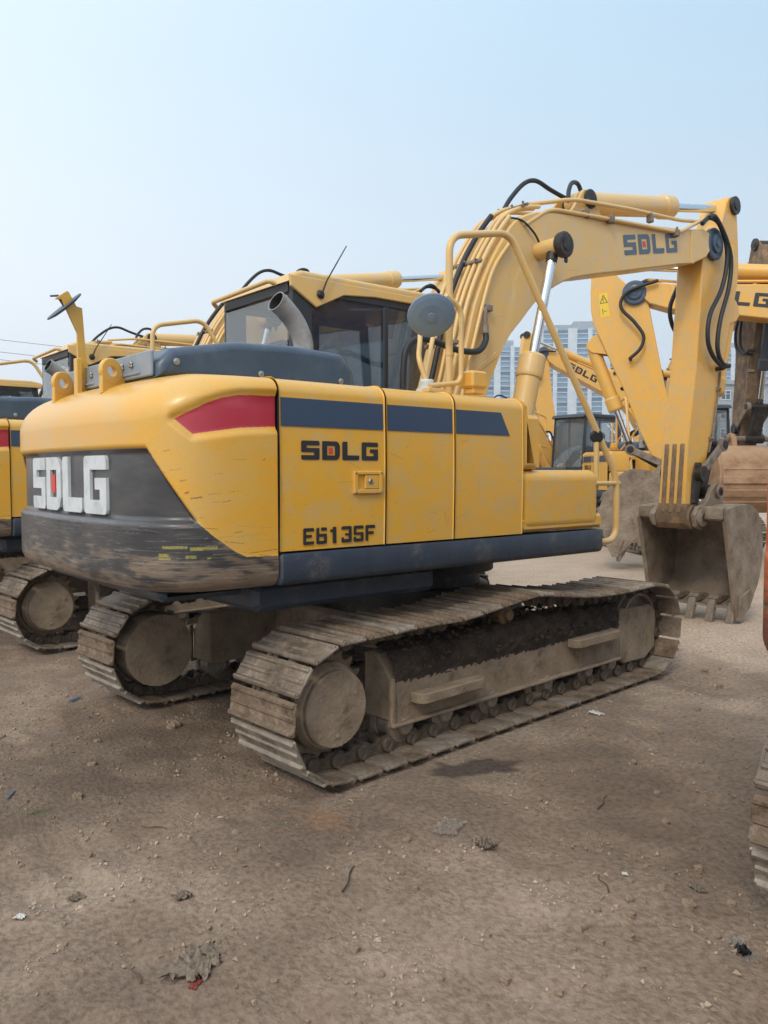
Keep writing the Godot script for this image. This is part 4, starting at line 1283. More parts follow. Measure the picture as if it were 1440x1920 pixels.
func bucket_shape(g: Geo) -> void:
	var inner := flow2([4.27, .185, 4.42, .19, 4.60, .28, 4.74, .48, 4.80, .76, 4.77, 1.0, 4.68, 1.16, 4.5, 1.24, 4.25, 1.235, 4.06, 1.20], 4)
	var outer := flow2([4.27, .16, 4.44, .165, 4.63, .26, 4.78, .46, 4.845, .76, 4.81, 1.02, 4.71, 1.2, 4.51, 1.285, 4.25, 1.28, 4.05, 1.25], 4)
	var shell := inner.duplicate()
	var back := outer.duplicate(); back.reverse()
	shell.append_array(back)
	# shell as two grids and edges
	for lay in [[inner, -1.0], [outer, 1.0]]:
		var P := []
		for z in [-.49, .49]:
			var row := PackedVector3Array()
			for q in lay[0]:
				row.append(Vector3(q.x, q.y, z))
			P.append(row)
		var sgn: float = lay[1]
		g.grid(P, func(p: Vector3): return (Vector3(p.x, p.y, 0) - Vector3(4.35, .72, 0)) * sgn)
	g.quad(Vector3(inner[0].x, inner[0].y, -.49), Vector3(inner[0].x, inner[0].y, .49), Vector3(outer[0].x, outer[0].y, .49), Vector3(outer[0].x, outer[0].y, -.49), Vector3.LEFT)
	for s in [-1.0, 1.0]:
		var side := outer.duplicate()
		side.append_array(pts2([4.0, 1.24, 3.985, 1.10, 4.02, 1.02, 4.17, .55, 4.22, .25]))
		g.prism(side, minf(s * .49, s * .515), maxf(s * .49, s * .515), .004)
		# thick front edge plate and cheek
		g.prism(pts2([3.975, 1.12, 4.03, 1.10, 4.24, .5, 4.30, .06, 4.25, .06, 4.13, .55]), minf(s * .478, s * .526), maxf(s * .478, s * .526), .006)
		g.prism(pts2([4.25, .05, 4.32, .02, 4.52, .16, 4.62, .3, 4.52, .36, 4.3, .3]), minf(s * .515, s * .54), maxf(s * .515, s * .54), .005)
	# front beam with the ears
	for q in [[-.49, -.2], [.2, .49]]:
		g.rbox(Vector3(4.02, 1.2, (q[0] + q[1]) / 2), Vector3(.13, .15, q[1] - q[0]), .02)
	for z in [-.235, .235]:
		g.prism(pts2([3.86, 1.06, 3.98, 1.02, 4.1, 1.12, 4.45, 1.26, 4.42, 1.4, 4.36, 1.5, 4.27, 1.52, 4.18, 1.46, 4.06, 1.3, 3.9, 1.27, 3.83, 1.18]), z - .025, z + .025, .008)
		g.rod(Vector3(ARM_PIN.x, ARM_PIN.y, z - signf(z) * .04), Vector3(ARM_PIN.x, ARM_PIN.y, z + signf(z) * .06), .095, 20)

func bucket(m: Node3D, pal: Dictionary, T: Transform3D) -> void:
	if pal.has("wide"):
		T = T * Transform3D(Basis.from_scale(Vector3(1, 1, pal.wide)), Vector3())
	var b := part("bucket", m, pal.bucket, "bucket", bucket_shape, T)
	for i in 5:
		var z := -.46 + .23 * i
		part("tooth", b, M.track_pale, "tooth", func(g: Geo):
			g.prism(pts2([-.025, .0, .025, -.004, .085, .12, .12, .2, .10, .25, .055, .24, .02, .17, -.02, .06]), -.042, .042, .012)
			g.prism(pts2([.05, .25, .12, .19, .3, .22, .36, .25, .3, .27, .1, .28]), -.055, .055, .012), Transform3D(Basis(), Vector3(4.22, .0, z)))
	for i in 6:
		var a := -.9 + i * .42
		part("wear_strip", b, pal.bucket, "bucket_strip%d" % i, func(g: Geo):
			var p := Vector3(4.36 + .49 * cos(a), .72 + .54 * sin(a), 0)
			g.t = Transform3D(Basis(Vector3.BACK, a), p)
			g.rbox(Vector3.ZERO, Vector3(.03, .13, .96), .008)
			g.t = Transform3D())
	part("pin", b, M.steel, "bucket_pins", func(g: Geo):
		for q in [[ARM_PIN.x, ARM_PIN.y], [4.3, 1.42]]:
			g.rod(Vector3(q[0], q[1], -.3), Vector3(q[0], q[1], .3), .05, 16)
			g.rod(Vector3(q[0], q[1], .27), Vector3(q[0], q[1], .3), .07, 16))

func arm(m: Node3D, pal: Dictionary, T: Transform3D, Tk: Transform3D, key: String) -> void:
	var a := part("arm", m, pal.arm, "arm", arm_shape, T)
	part("arm_tip", a, M.wear, "arm_tip", func(g: Geo):
		g.rod(Vector3(ARM_PIN.x, ARM_PIN.y, -.19), Vector3(ARM_PIN.x, ARM_PIN.y, .19), .128, 28)
		g.prism(pts2([3.795, 1.3, 3.79, 1.2, 3.82, 1.09, 3.9, 1.03, 4.0, 1.03, 4.07, 1.08, 4.09, 1.2, 4.09, 1.3]), -.156, .156, .006))
	for z in [-.09, 0.0, .09]:
		part("wear_bar", a, M.wear, "wear_bar", func(g: Geo):
			g.beam(Vector3(3.80, 1.2, 0), Vector3(3.862, 1.94, 0), .05, .024, Vector3.LEFT, .008), Transform3D(Basis(), Vector3(-.006, 0, z)))
	for s in [-1.0, 1.0]:
		part("pin_boss", a, M.oily, "arm_boss%d" % int(s), func(g: Geo):
			g.rod(Vector3(4.74, 4.6, s * .14), Vector3(4.74, 4.6, s * .185), .1, 20)
			g.rod(Vector3(4.74, 4.6, s * .18), Vector3(4.74, 4.6, s * .195), .05, 14))
		part("pivot_plate", a, M.oily, "arm_pivot%d" % int(s), func(g: Geo):
			g.rod(Vector3(4.05, 1.62, s * .14), Vector3(4.05, 1.62, s * .24), .085, 18)
			g.prism(pts2([3.92, 1.3, 4.07, 1.3, 4.13, 1.55, 4.12, 1.74, 4.0, 1.74, 3.94, 1.6]), minf(s * .152, s * .17), maxf(s * .152, s * .17), .008))
		part("warning_label", a, M.sticker, "warn%d" % int(s), func(g: Geo):
			g.t = Transform3D(Basis(), Vector3(4.7, 4.0, s * .1525))
			g.quad(Vector3(-.06, -.17, 0), Vector3(.06, -.17, 0), Vector3(.06, .17, 0), Vector3(-.06, .17, 0), Vector3(0, 0, s))
			g.t = Transform3D())
		part("warning_sign", a, M.decal_black, "warn_sign%d" % int(s), func(g: Geo):
			g.t = Transform3D(Basis(), Vector3(4.7, 4.0, s * .1545))
			for e in [[Vector2(-.05, .03), Vector2(.05, .03)], [Vector2(.05, .03), Vector2(0, .14)], [Vector2(0, .14), Vector2(-.05, .03)], [Vector2(0, .05), Vector2(.012, .085)], [Vector2(.012, .085), Vector2(-.012, .1)], [Vector2(-.03, -.09), Vector2(.01, -.09)], [Vector2(.025, -.05), Vector2(.025, -.13)]]:
				var d: Vector2 = (e[1] - e[0]).normalized().orthogonal() * .004
				g.quad(Vector3(e[0].x + d.x, e[0].y + d.y, 0), Vector3(e[1].x + d.x, e[1].y + d.y, 0), Vector3(e[1].x - d.x, e[1].y - d.y, 0), Vector3(e[0].x - d.x, e[0].y - d.y, 0), Vector3(0, 0, s))
			g.t = Transform3D())
	part("pipe_clamp", a, M.steel, "arm_clamps", func(g: Geo):
		for q in [[4.47, 2.55], [4.33, 2.0]]:
			g.rbox(Vector3(q[0], q[1], .12), Vector3(.08, .05, .1), .006)
			g.rod(Vector3(q[0] - .02, q[1], .15), Vector3(q[0] - .02, q[1], .2), .014, 6)
		g.tube([Vector3(4.5, 2.75, .16), Vector3(4.45, 2.5, .165), Vector3(4.34, 2.03, .165), Vector3(4.27, 1.85, .165)], .011, 8))
	# bucket linkage: rocker on the arm, link to the bucket
	var joint := Vector3(4.52, 1.93, 0)
	var bp: Vector3 = T.affine_inverse() * Tk * Vector3(4.3, 1.42, 0)
	var rock := Vector3(4.05, 1.62, 0)
	# keep the two links at their lengths when the bucket turns
	var l1 := .56; var l2 := .56
	var d := rock.distance_to(bp)
	var h := sqrt(maxf(.0004, l1 * l1 - pow((d * d + l1 * l1 - l2 * l2) / (2 * d), 2)))
	var e := (bp - rock).normalized()
	joint = rock + e * ((d * d + l1 * l1 - l2 * l2) / (2 * d)) + Vector3(-e.y, e.x, 0) * h
	for z in [-.2, .2]:
		part("rocker_link", a, M.steel, key + "rock%.1f" % z, func(g: Geo):
			g.beam(rock + Vector3(0, 0, z), joint + Vector3(0, 0, z), .04, .1, Vector3(0, 0, 1).cross(joint - rock), .01)
			g.rod(rock + Vector3(0, 0, z - .03), rock + Vector3(0, 0, z + .03), .08, 18)
			g.rod(joint + Vector3(0, 0, z - .03), joint + Vector3(0, 0, z + .03), .075, 18))
	part("bucket_link", a, M.oily, key + "blink", func(g: Geo):
		g.beam(bp, joint, .22, .1, Vector3(0, 0, 1).cross(joint - bp), .02)
		g.rod(bp - Vector3(0, 0, .16), bp + Vector3(0, 0, .16), .08, 18)
		g.rod(joint - Vector3(0, 0, .24), joint + Vector3(0, 0, .24), .05, 16))
	part("cylinder_bracket", a, pal.arm, "bucket_cyl_bracket", func(g: Geo):
		for z in [-.1, .1]:
			g.prism(pts2([4.72, 3.3, 4.84, 3.62, 4.92, 3.58, 4.99, 3.5, 4.99, 3.42, 4.93, 3.36]), z - .015, z + .015, .004))
	cylinder(m, "bucket_cylinder", key + "bcyl", Vector3(4.93, 3.46, 0), joint, .095, .62, pal.cylinder, T)


func excavator(called: String, label: String, group: String, xf: Transform3D, pose: Array, pal: Dictionary, full: bool) -> Node3D:
	var m := thing(called, label, "excavator", xf, group)
	undercarriage(m, pal, full)
	body(m, pal, full)
	cab(m, pal)
	var Tb := UP * about(FOOT, pose[0])
	var Ta := Tb * about(BOOM_PIN, pose[1])
	var Tk := Ta * about(ARM_PIN, pose[2])
	var key := "%d_%d_%d_" % pose + ("d_" if pal.has("dark") else "")
	part("boom_foot", m, pal.boom, "boom_foot", func(g: Geo):
		for z in [-.25, .25]:
			g.prism(pts2([-.1, 1.2, .75, 1.2, .5, 1.75, .38, 1.86, .22, 1.86, .1, 1.75]), z - .025, z + .025, .01)
		g.rod(FOOT - Vector3(0, 0, .3), FOOT + Vector3(0, 0, .3), .07, 18), UP)
	boom(m, pal, Tb, full)
	var to := UP.affine_inverse()
	cylinder(m, "arm_cylinder", key + "acyl", to * Tb * Vector3(2.07, 4.1, 0), to * Ta * Vector3(4.74, 4.6, 0), .105, .60, pal.boom, UP)
	for z in [-.36, .36]:
		cylinder(m, "lift_cylinder", key + "lcyl%.2f" % z, Vector3(.72, 1.42, z), to * Tb * Vector3(1.3, 3.49, z), .095, .56, pal.boom, UP)
	arm(m, pal, Ta, Tk, key)
	bucket(m, pal, Tk)
	return m


# ------------------------------------------------------------------ ground and litter
var hill: FastNoiseLite
var fine: FastNoiseLite
var soil: FastNoiseLite

func ground_y(x: float, z: float) -> float:
	var d := maxf(absf(x + 1.0) - 5.0, absf(z - 1.0) - 5.5)
	var near := clampf(1.0 - d / 3.0, 0, 1)
	var rough := clampf(.5 + 1.6 * soil.get_noise_2d(x * 2.4 + 40, z * 2.4), 0, 1)
	var h := (hill.get_noise_2d(x, z) * .05 + fine.get_noise_2d(x, z) * lerpf(.006, .03, rough)) * near
	# prints of the tracks where the machine drove in
	for s in [-1.0, 1.0]:
		var w := absf(z - s * .995 + .12 * (x + 2.0) * .3)
		if w < .3 and x < -1.6 and x > -4.6:
			var keep := smoothstep(.1, .5, .5 + 1.2 * hill.get_noise_2d(x * 1.7 + 9, z * 1.7)) * smoothstep(.3, .25, w)
			h -= .012 * keep * (.5 + (.5 if fposmod(x, .195) < .12 else -.4))
	# level where machines stand
	for q in [[0.0, 0.0], [.12, -4.2], [.505, 4.51]]:
		for s in [-1.0, 1.0]:
			var e := maxf(absf(x - q[0]) - 1.95, absf(z - q[1] - s * .995) - .36)
			if e < .25:
				h = lerpf(minf(h, -.004), h, smoothstep(0.0, .25, e))
	return h - .004

func lines(a: float, b: float, step: float, far_: float) -> PackedFloat32Array:
	var o := PackedFloat32Array()
	var x := a
	while x <= b:
		o.append(x); x += step
	var d := step
	var p := a
	var front := []
	while p > -far_:
		d *= 1.22; p -= d; front.append(p)
	front.reverse()
	var r := PackedFloat32Array(front)
	r.append_array(o)
	d = step; p = o[-1]
	while p < far_:
		d *= 1.22; p += d; r.append(p)
	return r

func soil_color(x: float, z: float) -> Color:
	var a := soil.get_noise_2d(x * .55, z * .55)
	var b := soil.get_noise_2d(x * 2.4 + 40, z * 2.4)
	var c := soil.get_noise_2d(x * 9.0, z * 9.0 + 70)
	var dark := Color(.165, .121, .088); var mid := Color(.255, .194, .145); var pale := Color(.355, .283, .218)
	var f := clampf(.5 + a * .75 + b * .36 + c * .16, 0, 1)
	var col := dark.lerp(mid, clampf(f * 2, 0, 1)).lerp(pale, clampf(f * 2 - 1, 0, 1))
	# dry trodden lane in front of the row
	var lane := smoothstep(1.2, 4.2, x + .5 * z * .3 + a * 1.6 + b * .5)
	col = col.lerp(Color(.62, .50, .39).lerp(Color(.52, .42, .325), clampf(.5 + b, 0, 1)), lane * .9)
	# wet oil stain beside the track, with ragged edge
	var q := Vector2(x + .93, z - 1.52)
	q = Vector2(q.x * .8 + q.y * .6, -q.x * .6 + q.y * .8)
	if (q * Vector2(1.0 / .25, 1.0 / .12)).length() + b * .5 + c * .35 < 1.0:
		col = Color(.095, .072, .055)
	# rust stain behind the track
	var w := Vector2(x + 2.02, z - 1.45)
	if w.length() * 4.6 + b * .5 + c * .5 < .55:
		col = col.lerp(Color(.36, .2, .10), .4)
	return col

func ground() -> void:
	hill = noise(.45, 71, 4); fine = noise(3.5, 72, 4); soil = noise(.9, 73, 5)
	var X := lines(-5.2, 5.4, .045, 640.0)
	var Z := lines(-3.4, 5.2, .045, 640.0)
	var nx := X.size(); var nz := Z.size()
	var v := PackedVector3Array(); var c := PackedColorArray(); var n := PackedVector3Array(); var idx := PackedInt32Array()
	v.resize(nx * nz); c.resize(nx * nz); n.resize(nx * nz)
	for j in nz:
		for i in nx:
			v[j * nx + i] = Vector3(X[i], ground_y(X[i], Z[j]), Z[j])
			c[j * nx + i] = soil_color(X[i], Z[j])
	for j in nz:
		for i in nx:
			var dx := v[j * nx + mini(i + 1, nx - 1)] - v[j * nx + maxi(i - 1, 0)]
			var dz := v[mini(j + 1, nz - 1) * nx + i] - v[maxi(j - 1, 0) * nx + i]
			n[j * nx + i] = dz.cross(dx).normalized()
	for j in nz - 1:
		for i in nx - 1:
			var a := j * nx + i
			idx.append_array(PackedInt32Array([a, a + 1, a + nx + 1, a, a + nx + 1, a + nx]))
	var arr := []
	arr.resize(Mesh.ARRAY_MAX)
	arr[Mesh.ARRAY_VERTEX] = v; arr[Mesh.ARRAY_NORMAL] = n; arr[Mesh.ARRAY_COLOR] = c; arr[Mesh.ARRAY_INDEX] = idx
	var m := ArrayMesh.new()
	m.add_surface_from_arrays(Mesh.PRIMITIVE_TRIANGLES, arr)
	var mat := std("soil", Color.WHITE, .95)
	mat.vertex_color_use_as_albedo = true
	mat.albedo_texture = ramp_tex(.035, 81, [[0.0, rgb(176, 168, 160)], [.35, rgb(216, 211, 206)], [.5, rgb(232, 228, 224)], [.65, rgb(243, 240, 237)], [1.0, rgb(255, 253, 250)]], 1024, 7)
	mat.uv1_triplanar = true
	mat.uv1_world_triplanar = true
	mat.uv1_scale = Vector3.ONE * .62
	mat.normal_enabled = true
	mat.normal_texture = bump_tex(.05, 82, 9.0, 1024)
	mat.normal_scale = .45
	var o := MeshInstance3D.new()
	o.mesh = m
	o.material_override = mat
	o.name = "ground"
	add_child(o)
	o.set_meta("kind", "structure")

func stone_mesh(sd: int, flat_ := .7) -> ArrayMesh:
	var g := Geo.new()
	var nz := noise(1.1, sd, 3)
	var R := 8; var C := 12
	var P := []
	for i in R + 1:
		var a := -PI / 2 + PI * i / R
		var row := PackedVector3Array()
		for j in C + 1:
			var b := TAU * (j % C) / C
			var d := Vector3(cos(a) * cos(b), sin(a), cos(a) * sin(b))
			d = d.clamp(Vector3.ONE * -.78, Vector3.ONE * .78)
			row.append(d * (1.0 + .5 * nz.get_noise_3dv(d * 1.3)) * Vector3(1, flat_, .85))
		P.append(row)
	for i in R:
		for j in C:
			var o: Vector3 = P[i][j]
			g.quad(P[i][j], P[i + 1][j], P[i + 1][j + 1], P[i][j + 1], o)
	return g.mesh()

func scatter() -> void:
	var st := [stone_mesh(1), stone_mesh(2, .55), stone_mesh(3, .85)]
	rng.seed = 500
	# pebbles and crumbs nobody could count
	for k in 3:
		var mm := MultiMesh.new()
		mm.transform_format = MultiMesh.TRANSFORM_3D
		mm.use_colors = true
		var g := Geo.new()
		var r := RandomNumberGenerator.new(); r.seed = 60 + k
		clod(g, Vector3.ZERO, 1.0, r)
		mm.mesh = g.mesh()
		var pos := []
		while pos.size() < 6000:
			var x := rng.randf_range(-4.4, 3.6); var z := rng.randf_range(-2.6, 4.6)
			var d := soil.get_noise_2d(x * 2.4 + 40, z * 2.4) + .5 * soil.get_noise_2d(x * 6, z * 6)
			if rng.randf() < .12 + 2.2 * d and not under(x, z):
				pos.append(Vector3(x, 0, z))
		mm.instance_count = pos.size()
		for i in pos.size():
			var p: Vector3 = pos[i]
			var s := .0035 + .0115 * pow(rng.randf(), 4.0)
			p.y = ground_y(p.x, p.z) + s * .3
			mm.set_instance_transform(i, Transform3D(Basis(Vector3(rng.randf(), rng.randf(), rng.randf() + .1).normalized(), rng.randf() * TAU) * Basis.from_scale(Vector3.ONE * s), p))
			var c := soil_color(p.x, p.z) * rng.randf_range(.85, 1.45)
			mm.set_instance_color(i, Color(c.r, c.g, c.b, 1))
		var o := MultiMeshInstance3D.new()
		o.multimesh = mm
		var mat := std("crumb%d" % k, Color.WHITE, .95)
		mat.vertex_color_use_as_albedo = true
		o.material_override = mat
		o.name = numbered("soil_crumbs")
		add_child(o)
		tag(o, "small crumbs of dry earth and grit strewn over the dirt yard", "gravel", "", "stuff")
	# single stones and clods
	var spots := [[-1.92, 2.79, .035], [-1.76, 2.76, .026], [-1.82, -.32, .05], [-2.0, 2.7, .022], [-1.85, 2.95, .024], [-1.5, 3.0, .028], [-1.35, 3.1, .02], [-1.44, 2.86, .022], [-2.6, 2.35, .02], [-3.1, 1.75, .018], [-2.4, 1.3, .022], [-2.75, .4, .03], [-2.2, .9, .016], [-1.3, 2.5, .018], [-1.2, 2.9, .022], [-1.6, 3.15, .02], [-2.1, 3.0, .018], [-2.35, 2.8, .02], [-2.5, 2.65, .016], [-3.2, .9, .018], [-3.4, .5, .03], [-2.3, -.4, .025], [-2.5, .0, .03], [-.3, 2.1, .02], [.3, 1.95, .025], [.9, 1.9, .03], [1.7, 1.7, .03], [2.1, 1.4, .035], [1.2, 2.3, .02], [2.6, .9, .03], [-2.9, 2.3, .014], [-3.0, 1.5, .016], [-2.7, 1.9, .014], [-1.9, 1.9, .02], [-1.7, 2.5, .015], [-2.15, 2.2, .014], [-1.05, 2.0, .018], [-2.05, 2.85, .02], [-1.95, 2.9, .018], [-2.62, 2.5, .015], [-1.72, 2.88, .03], [-1.62, 2.82, .02], [-2.2, 2.6, .018], [-1.98, 3.06, .026], [-2.28, 2.95, .02], [-1.48, 2.75, .018], [-1.3, 2.72, .016], [-.9, 2.6, .02], [-.6, 2.4, .02], [-3.3, 1.6, .02], [-2.95, 1.0, .02], [-3.45, 1.15, .022], [-2.45, 1.7, .014], [-2.55, 2.05, .012], [-3.0, -.3, .035], [-2.7, -.9, .03], [-3.3, -.1, .03]]
	for i in spots.size():
		var q: Array = spots[i]
		var o := MeshInstance3D.new()
		o.mesh = st[i % 3]
		o.material_override = M.stone
		var s: float = q[2]
		o.transform = Transform3D(Basis(Vector3.UP, i * 2.4) * Basis.from_scale(Vector3(s, s, s * 1.1)), Vector3(q[0], ground_y(q[0], q[1]) + s * .12, q[1]))
		o.name = numbered("stone")
		add_child(o)
		tag(o, "small brown stone lying loose on the dirt of the yard", "stone", "loose stones on the dirt")

func under(x: float, z: float) -> bool:
	for q in [[0.0, 0.0], [.505, 4.51]]:
		for s in [-1.0, 1.0]:
			if absf(x - q[0]) < 1.75 and absf(z - q[1] - s * .995) < .3:
				return true
	return false

# crumpled sheet lying on the ground
func crumple(g: Geo, w: float, l: float, h: float, sd: int) -> void:
	var nz := noise(1.6, sd, 3); var n2 := noise(.9, sd + 5, 2)
	var K := 18
	for lay in [1.0, -1.0]:
		var P := []
		for i in K + 1:
			var row := PackedVector3Array()
			for j in K + 1:
				var u := i / float(K) - .5; var v := j / float(K) - .5
				var edge := 1.0 + .35 * n2.get_noise_2d(u * 3, v * 3)
				var y := absf(nz.get_noise_2d(u * 2.4, v * 2.4)) * h * 1.6 + h * .15
				row.append(Vector3(u * w * edge, y + lay * .0012, v * l * edge))
			P.append(row)
		g.grid(P, func(_p: Vector3): return Vector3(0, lay, 0))

func litter() -> void:
	var put := func(x: float, z: float, turn: float) -> Transform3D:
		return Transform3D(Basis(Vector3.UP, turn), Vector3(x, ground_y(x, z) + .003, z))
	var rag := thing("rag", "crumpled earth-coloured rag half buried in the dirt, with a dull red scrap", "rag", put.call(-3.04, 2.05, .5))
	part("cloth", rag, M.rag, "rag_cloth", func(g: Geo): crumple(g, .16, .13, .03, 3))
	part("fold", rag, M.rag, "rag_fold", func(g: Geo): g.t = Transform3D(Basis(), Vector3(.09, 0, .03)); crumple(g, .1, .09, .02, 9))
	part("scrap", rag, M.rag_red, "rag_scrap", func(g: Geo): g.t = Transform3D(Basis(), Vector3(-.08, .002, .05)); crumple(g, .05, .03, .008, 5))
	tag(part("strip", self, M.dark_twig, "strip", func(g: Geo): g.tube(flow([Vector3(-.1, .006, 0), Vector3(-.03, .008, .012), Vector3(.05, .006, .006), Vector3(.11, .005, .014)], 5), .004, 6, .002), put.call(-2.32, 1.98, .7)), "thin dark strip lying alone on the dirt below the track", "strip")
	var sticks := [["long thin twig lying on the dirt right of the wet stain", -.85, 2.24, .3, .11], ["short bent twig on the dirt near the white chip", -1.56, 2.67, .9, .07], ["tiny twig on the dirt left of the rag", -3.2, 1.95, 1.4, .05], ["thin curved twig on bare dirt below the rear of the track", -2.62, .95, 2.2, .07]]
	for s in sticks:
		tag(part("twig", self, M.twig, s[0], func(g: Geo): g.tube(flow([Vector3(-s[4], .005, 0), Vector3(-.02, .008, .01), Vector3(.03, .007, -.004), Vector3(s[4], .004, .012)], 4), .0035, 6, .0015), put.call(s[1], s[2], s[3])), s[0], "twig", "twigs on the dirt")
	var scraps := [["dry", "curled dry leaf scrap left of the thin dark strip", M.rag, -2.86, 1.64, .06, .05, .014], ["leaf", "pale dry leaf lying on dirt left of the big orange excavator", M.rag, -1.34, 2.96, .07, .04, .012], ["paper", "torn white paper scrap at the left edge of the dirt", M.white_scrap, -3.35, 1.33, .035, .03, .006], ["cardboard", "folded pale brown paper scrap on the left of the dirt", M.rag, -3.13, 1.3, .05, .045, .012], ["clump", "dark crumpled leaf clump right of the clear plastic film", M.rag, -1.67, 2.16, .09, .07, .03], ["chip", "small white chip on the dirt near the bent twig", M.white_scrap, -1.44, 2.7, .022, .02, .006], ["foil", "small white flake lying behind the rear of the near track", M.white_scrap, -2.33, 1.05, .022, .014, .004], ["flake", "pale scrap lying beside the front lower shoes of the near track", M.white_scrap, .35, 1.46, .1, .05, .012]]
	for i in scraps.size():
		var s: Array = scraps[i]
		tag(part("scrap", self, s[2], "scrap" + s[0], func(g: Geo): crumple(g, s[5], s[6], s[7], 20 + i), put.call(s[3], s[4], i * 1.1)), s[1], "litter", "litter on the dirt")
	tag(part("plastic_film", self, M.film, "plastic", func(g: Geo): crumple(g, .16, .1, .012, 31), put.call(-1.66, 1.93, .4)), "thin clear plastic film trodden into the dirt in front of the wet stain", "plastic")
	var bag := thing("plastic_bag", "torn plastic bag with a dark knot at the right edge of the dirt", "bag", put.call(-1.64, 3.26, .9))
	part("film", bag, M.film, "bag_film", func(g: Geo): crumple(g, .15, .05, .015, 35))
	part("knot", bag, M.black, "bag_knot", func(g: Geo): g.t = Transform3D(Basis(), Vector3(-.02, .005, -.01)); crumple(g, .045, .035, .025, 36))
	tag(part("strap_piece", self, M.blue_scrap, "blue1", func(g: Geo):
		g.rbox(Vector3(0, .006, 0), Vector3(.12, .004, .012), .001)
		g.rbox(Vector3(-.01, .008, .02), Vector3(.1, .004, .012), .001), put.call(-2.07, -1.31, .5)), "faded blue plastic strap piece left of the far track", "strap", "blue strap pieces")
	tag(part("strap_piece", self, M.blue_scrap, "blue2", func(g: Geo): g.rbox(Vector3(0, .006, 0), Vector3(.1, .004, .01), .001), put.call(-3.0, .18, .9)), "thin dark blue strip at the left edge of the dirt", "strap", "blue strap pieces")
	var gr := part("grass_tuft", self, M.green_grass, "grass", func(g: Geo):
		var r := RandomNumberGenerator.new(); r.seed = 9
		for i in 60:
			var p := Vector3(r.randfn(0, .03), 0, r.randfn(0, .02))
			var d := Vector3(r.randf_range(-.02, .02), r.randf_range(.004, .016), r.randf_range(-.02, .02))
			g.flat(p - Vector3(.0015, 0, 0), p + Vector3(.0015, 0, 0), p + d, Vector3(0, .3, 1)), put.call(-2.99, .5, 0))
	tag(gr, "small flat tuft of green grass at the left of the dirt", "grass")


# ------------------------------------------------------------------ background
func tower(label: String, at: Vector3, turn: float, bays: Array, floors: int, crown: Array) -> void:
	var t := thing("apartment_tower", label, "building", Transform3D(Basis(Vector3.UP, turn), at), "high-rise blocks on the skyline")
	var fh := 3.0
	var W := 0.0
	for b in bays: W += b[0]
	var H := floors * fh
	part("wall", t, M.concrete_pale, "tw%d%.0f" % [floors, W], func(g: Geo): g.rbox(Vector3(0, H / 2, -8.6), Vector3(W, H, 16), .05))
	var x := -W / 2
	for b in bays:
		var w: float = b[0]
		if b[1] == 0:
			part("pier", t, M.concrete_pale, "pier%.1f_%d" % [w, floors], func(g: Geo): g.rbox(Vector3(0, H / 2, 0), Vector3(w, H + 1.2, 1.6), .05), Transform3D(Basis(), Vector3(x + w / 2, 0, 0)))
		else:
			for f in floors:
				var o := part("window", t, M.window_glass if (f * 7 + int(x)) % 3 else M.window_dark, "win%.1f" % w, func(g: Geo): g.rbox(Vector3(0, 0, 0), Vector3(w - .1, fh - .75, .12), .01), Transform3D(Basis(), Vector3(x + w / 2, f * fh + 1.75, -.5)))
				o.name = "window"
		x += w
	for f in floors:
		part("floor_band", t, M.concrete_pale, "band%.0f" % W, func(g: Geo): g.rbox(Vector3(0, 0, 0), Vector3(W - .1, .5, 1.1), .02), Transform3D(Basis(), Vector3(0, f * fh + .25, -.1)))
	for c in crown:
		part("roof_block", t, M.concrete_grey, "crown%.1f_%.1f" % [c[1], c[2]], func(g: Geo): g.rbox(Vector3(0, c[2] / 2, 0), Vector3(c[1], c[2], 14), .05), Transform3D(Basis(), Vector3(c[0], H, -8)))

func small_building(at: Vector3, turn: float) -> void:
	var t := thing("office_block", "low grey rendered block with rows of white-framed windows on the right", "building", Transform3D(Basis(Vector3.UP, turn), at))
	part("wall", t, M.concrete_grey, "sb", func(g: Geo): g.rbox(Vector3(0, 8.0, -5), Vector3(12, 16, 10), .05))
	part("parapet", t, M.concrete_grey, "sbp", func(g: Geo): g.rbox(Vector3(0, 16.25, -5), Vector3(12.8, .7, 10.8), .05))
	for f in 5:
		for k in 4:
			var w := part("window", t, M.window_dark, "sbw", func(g: Geo): g.rbox(Vector3(0, 0, 0), Vector3(1.5, 1.5, .1), .01), Transform3D(Basis(), Vector3(-4.2 + 2.8 * k, 1.8 + 3.1 * f, .03)))
			part("window_frame", w, M.frame_white, "sbf", func(g: Geo):
				for e in [[0, .72, 1.6, .1], [0, -.72, 1.6, .1], [0, .2, 1.5, .06]]:
					g.rbox(Vector3(e[0], e[1], .05), Vector3(e[2], e[3], .08), .01)
				for e in [-.75, 0.0, .75]:
					g.rbox(Vector3(e, 0, .055), Vector3(.08, 1.5, .08), .01))

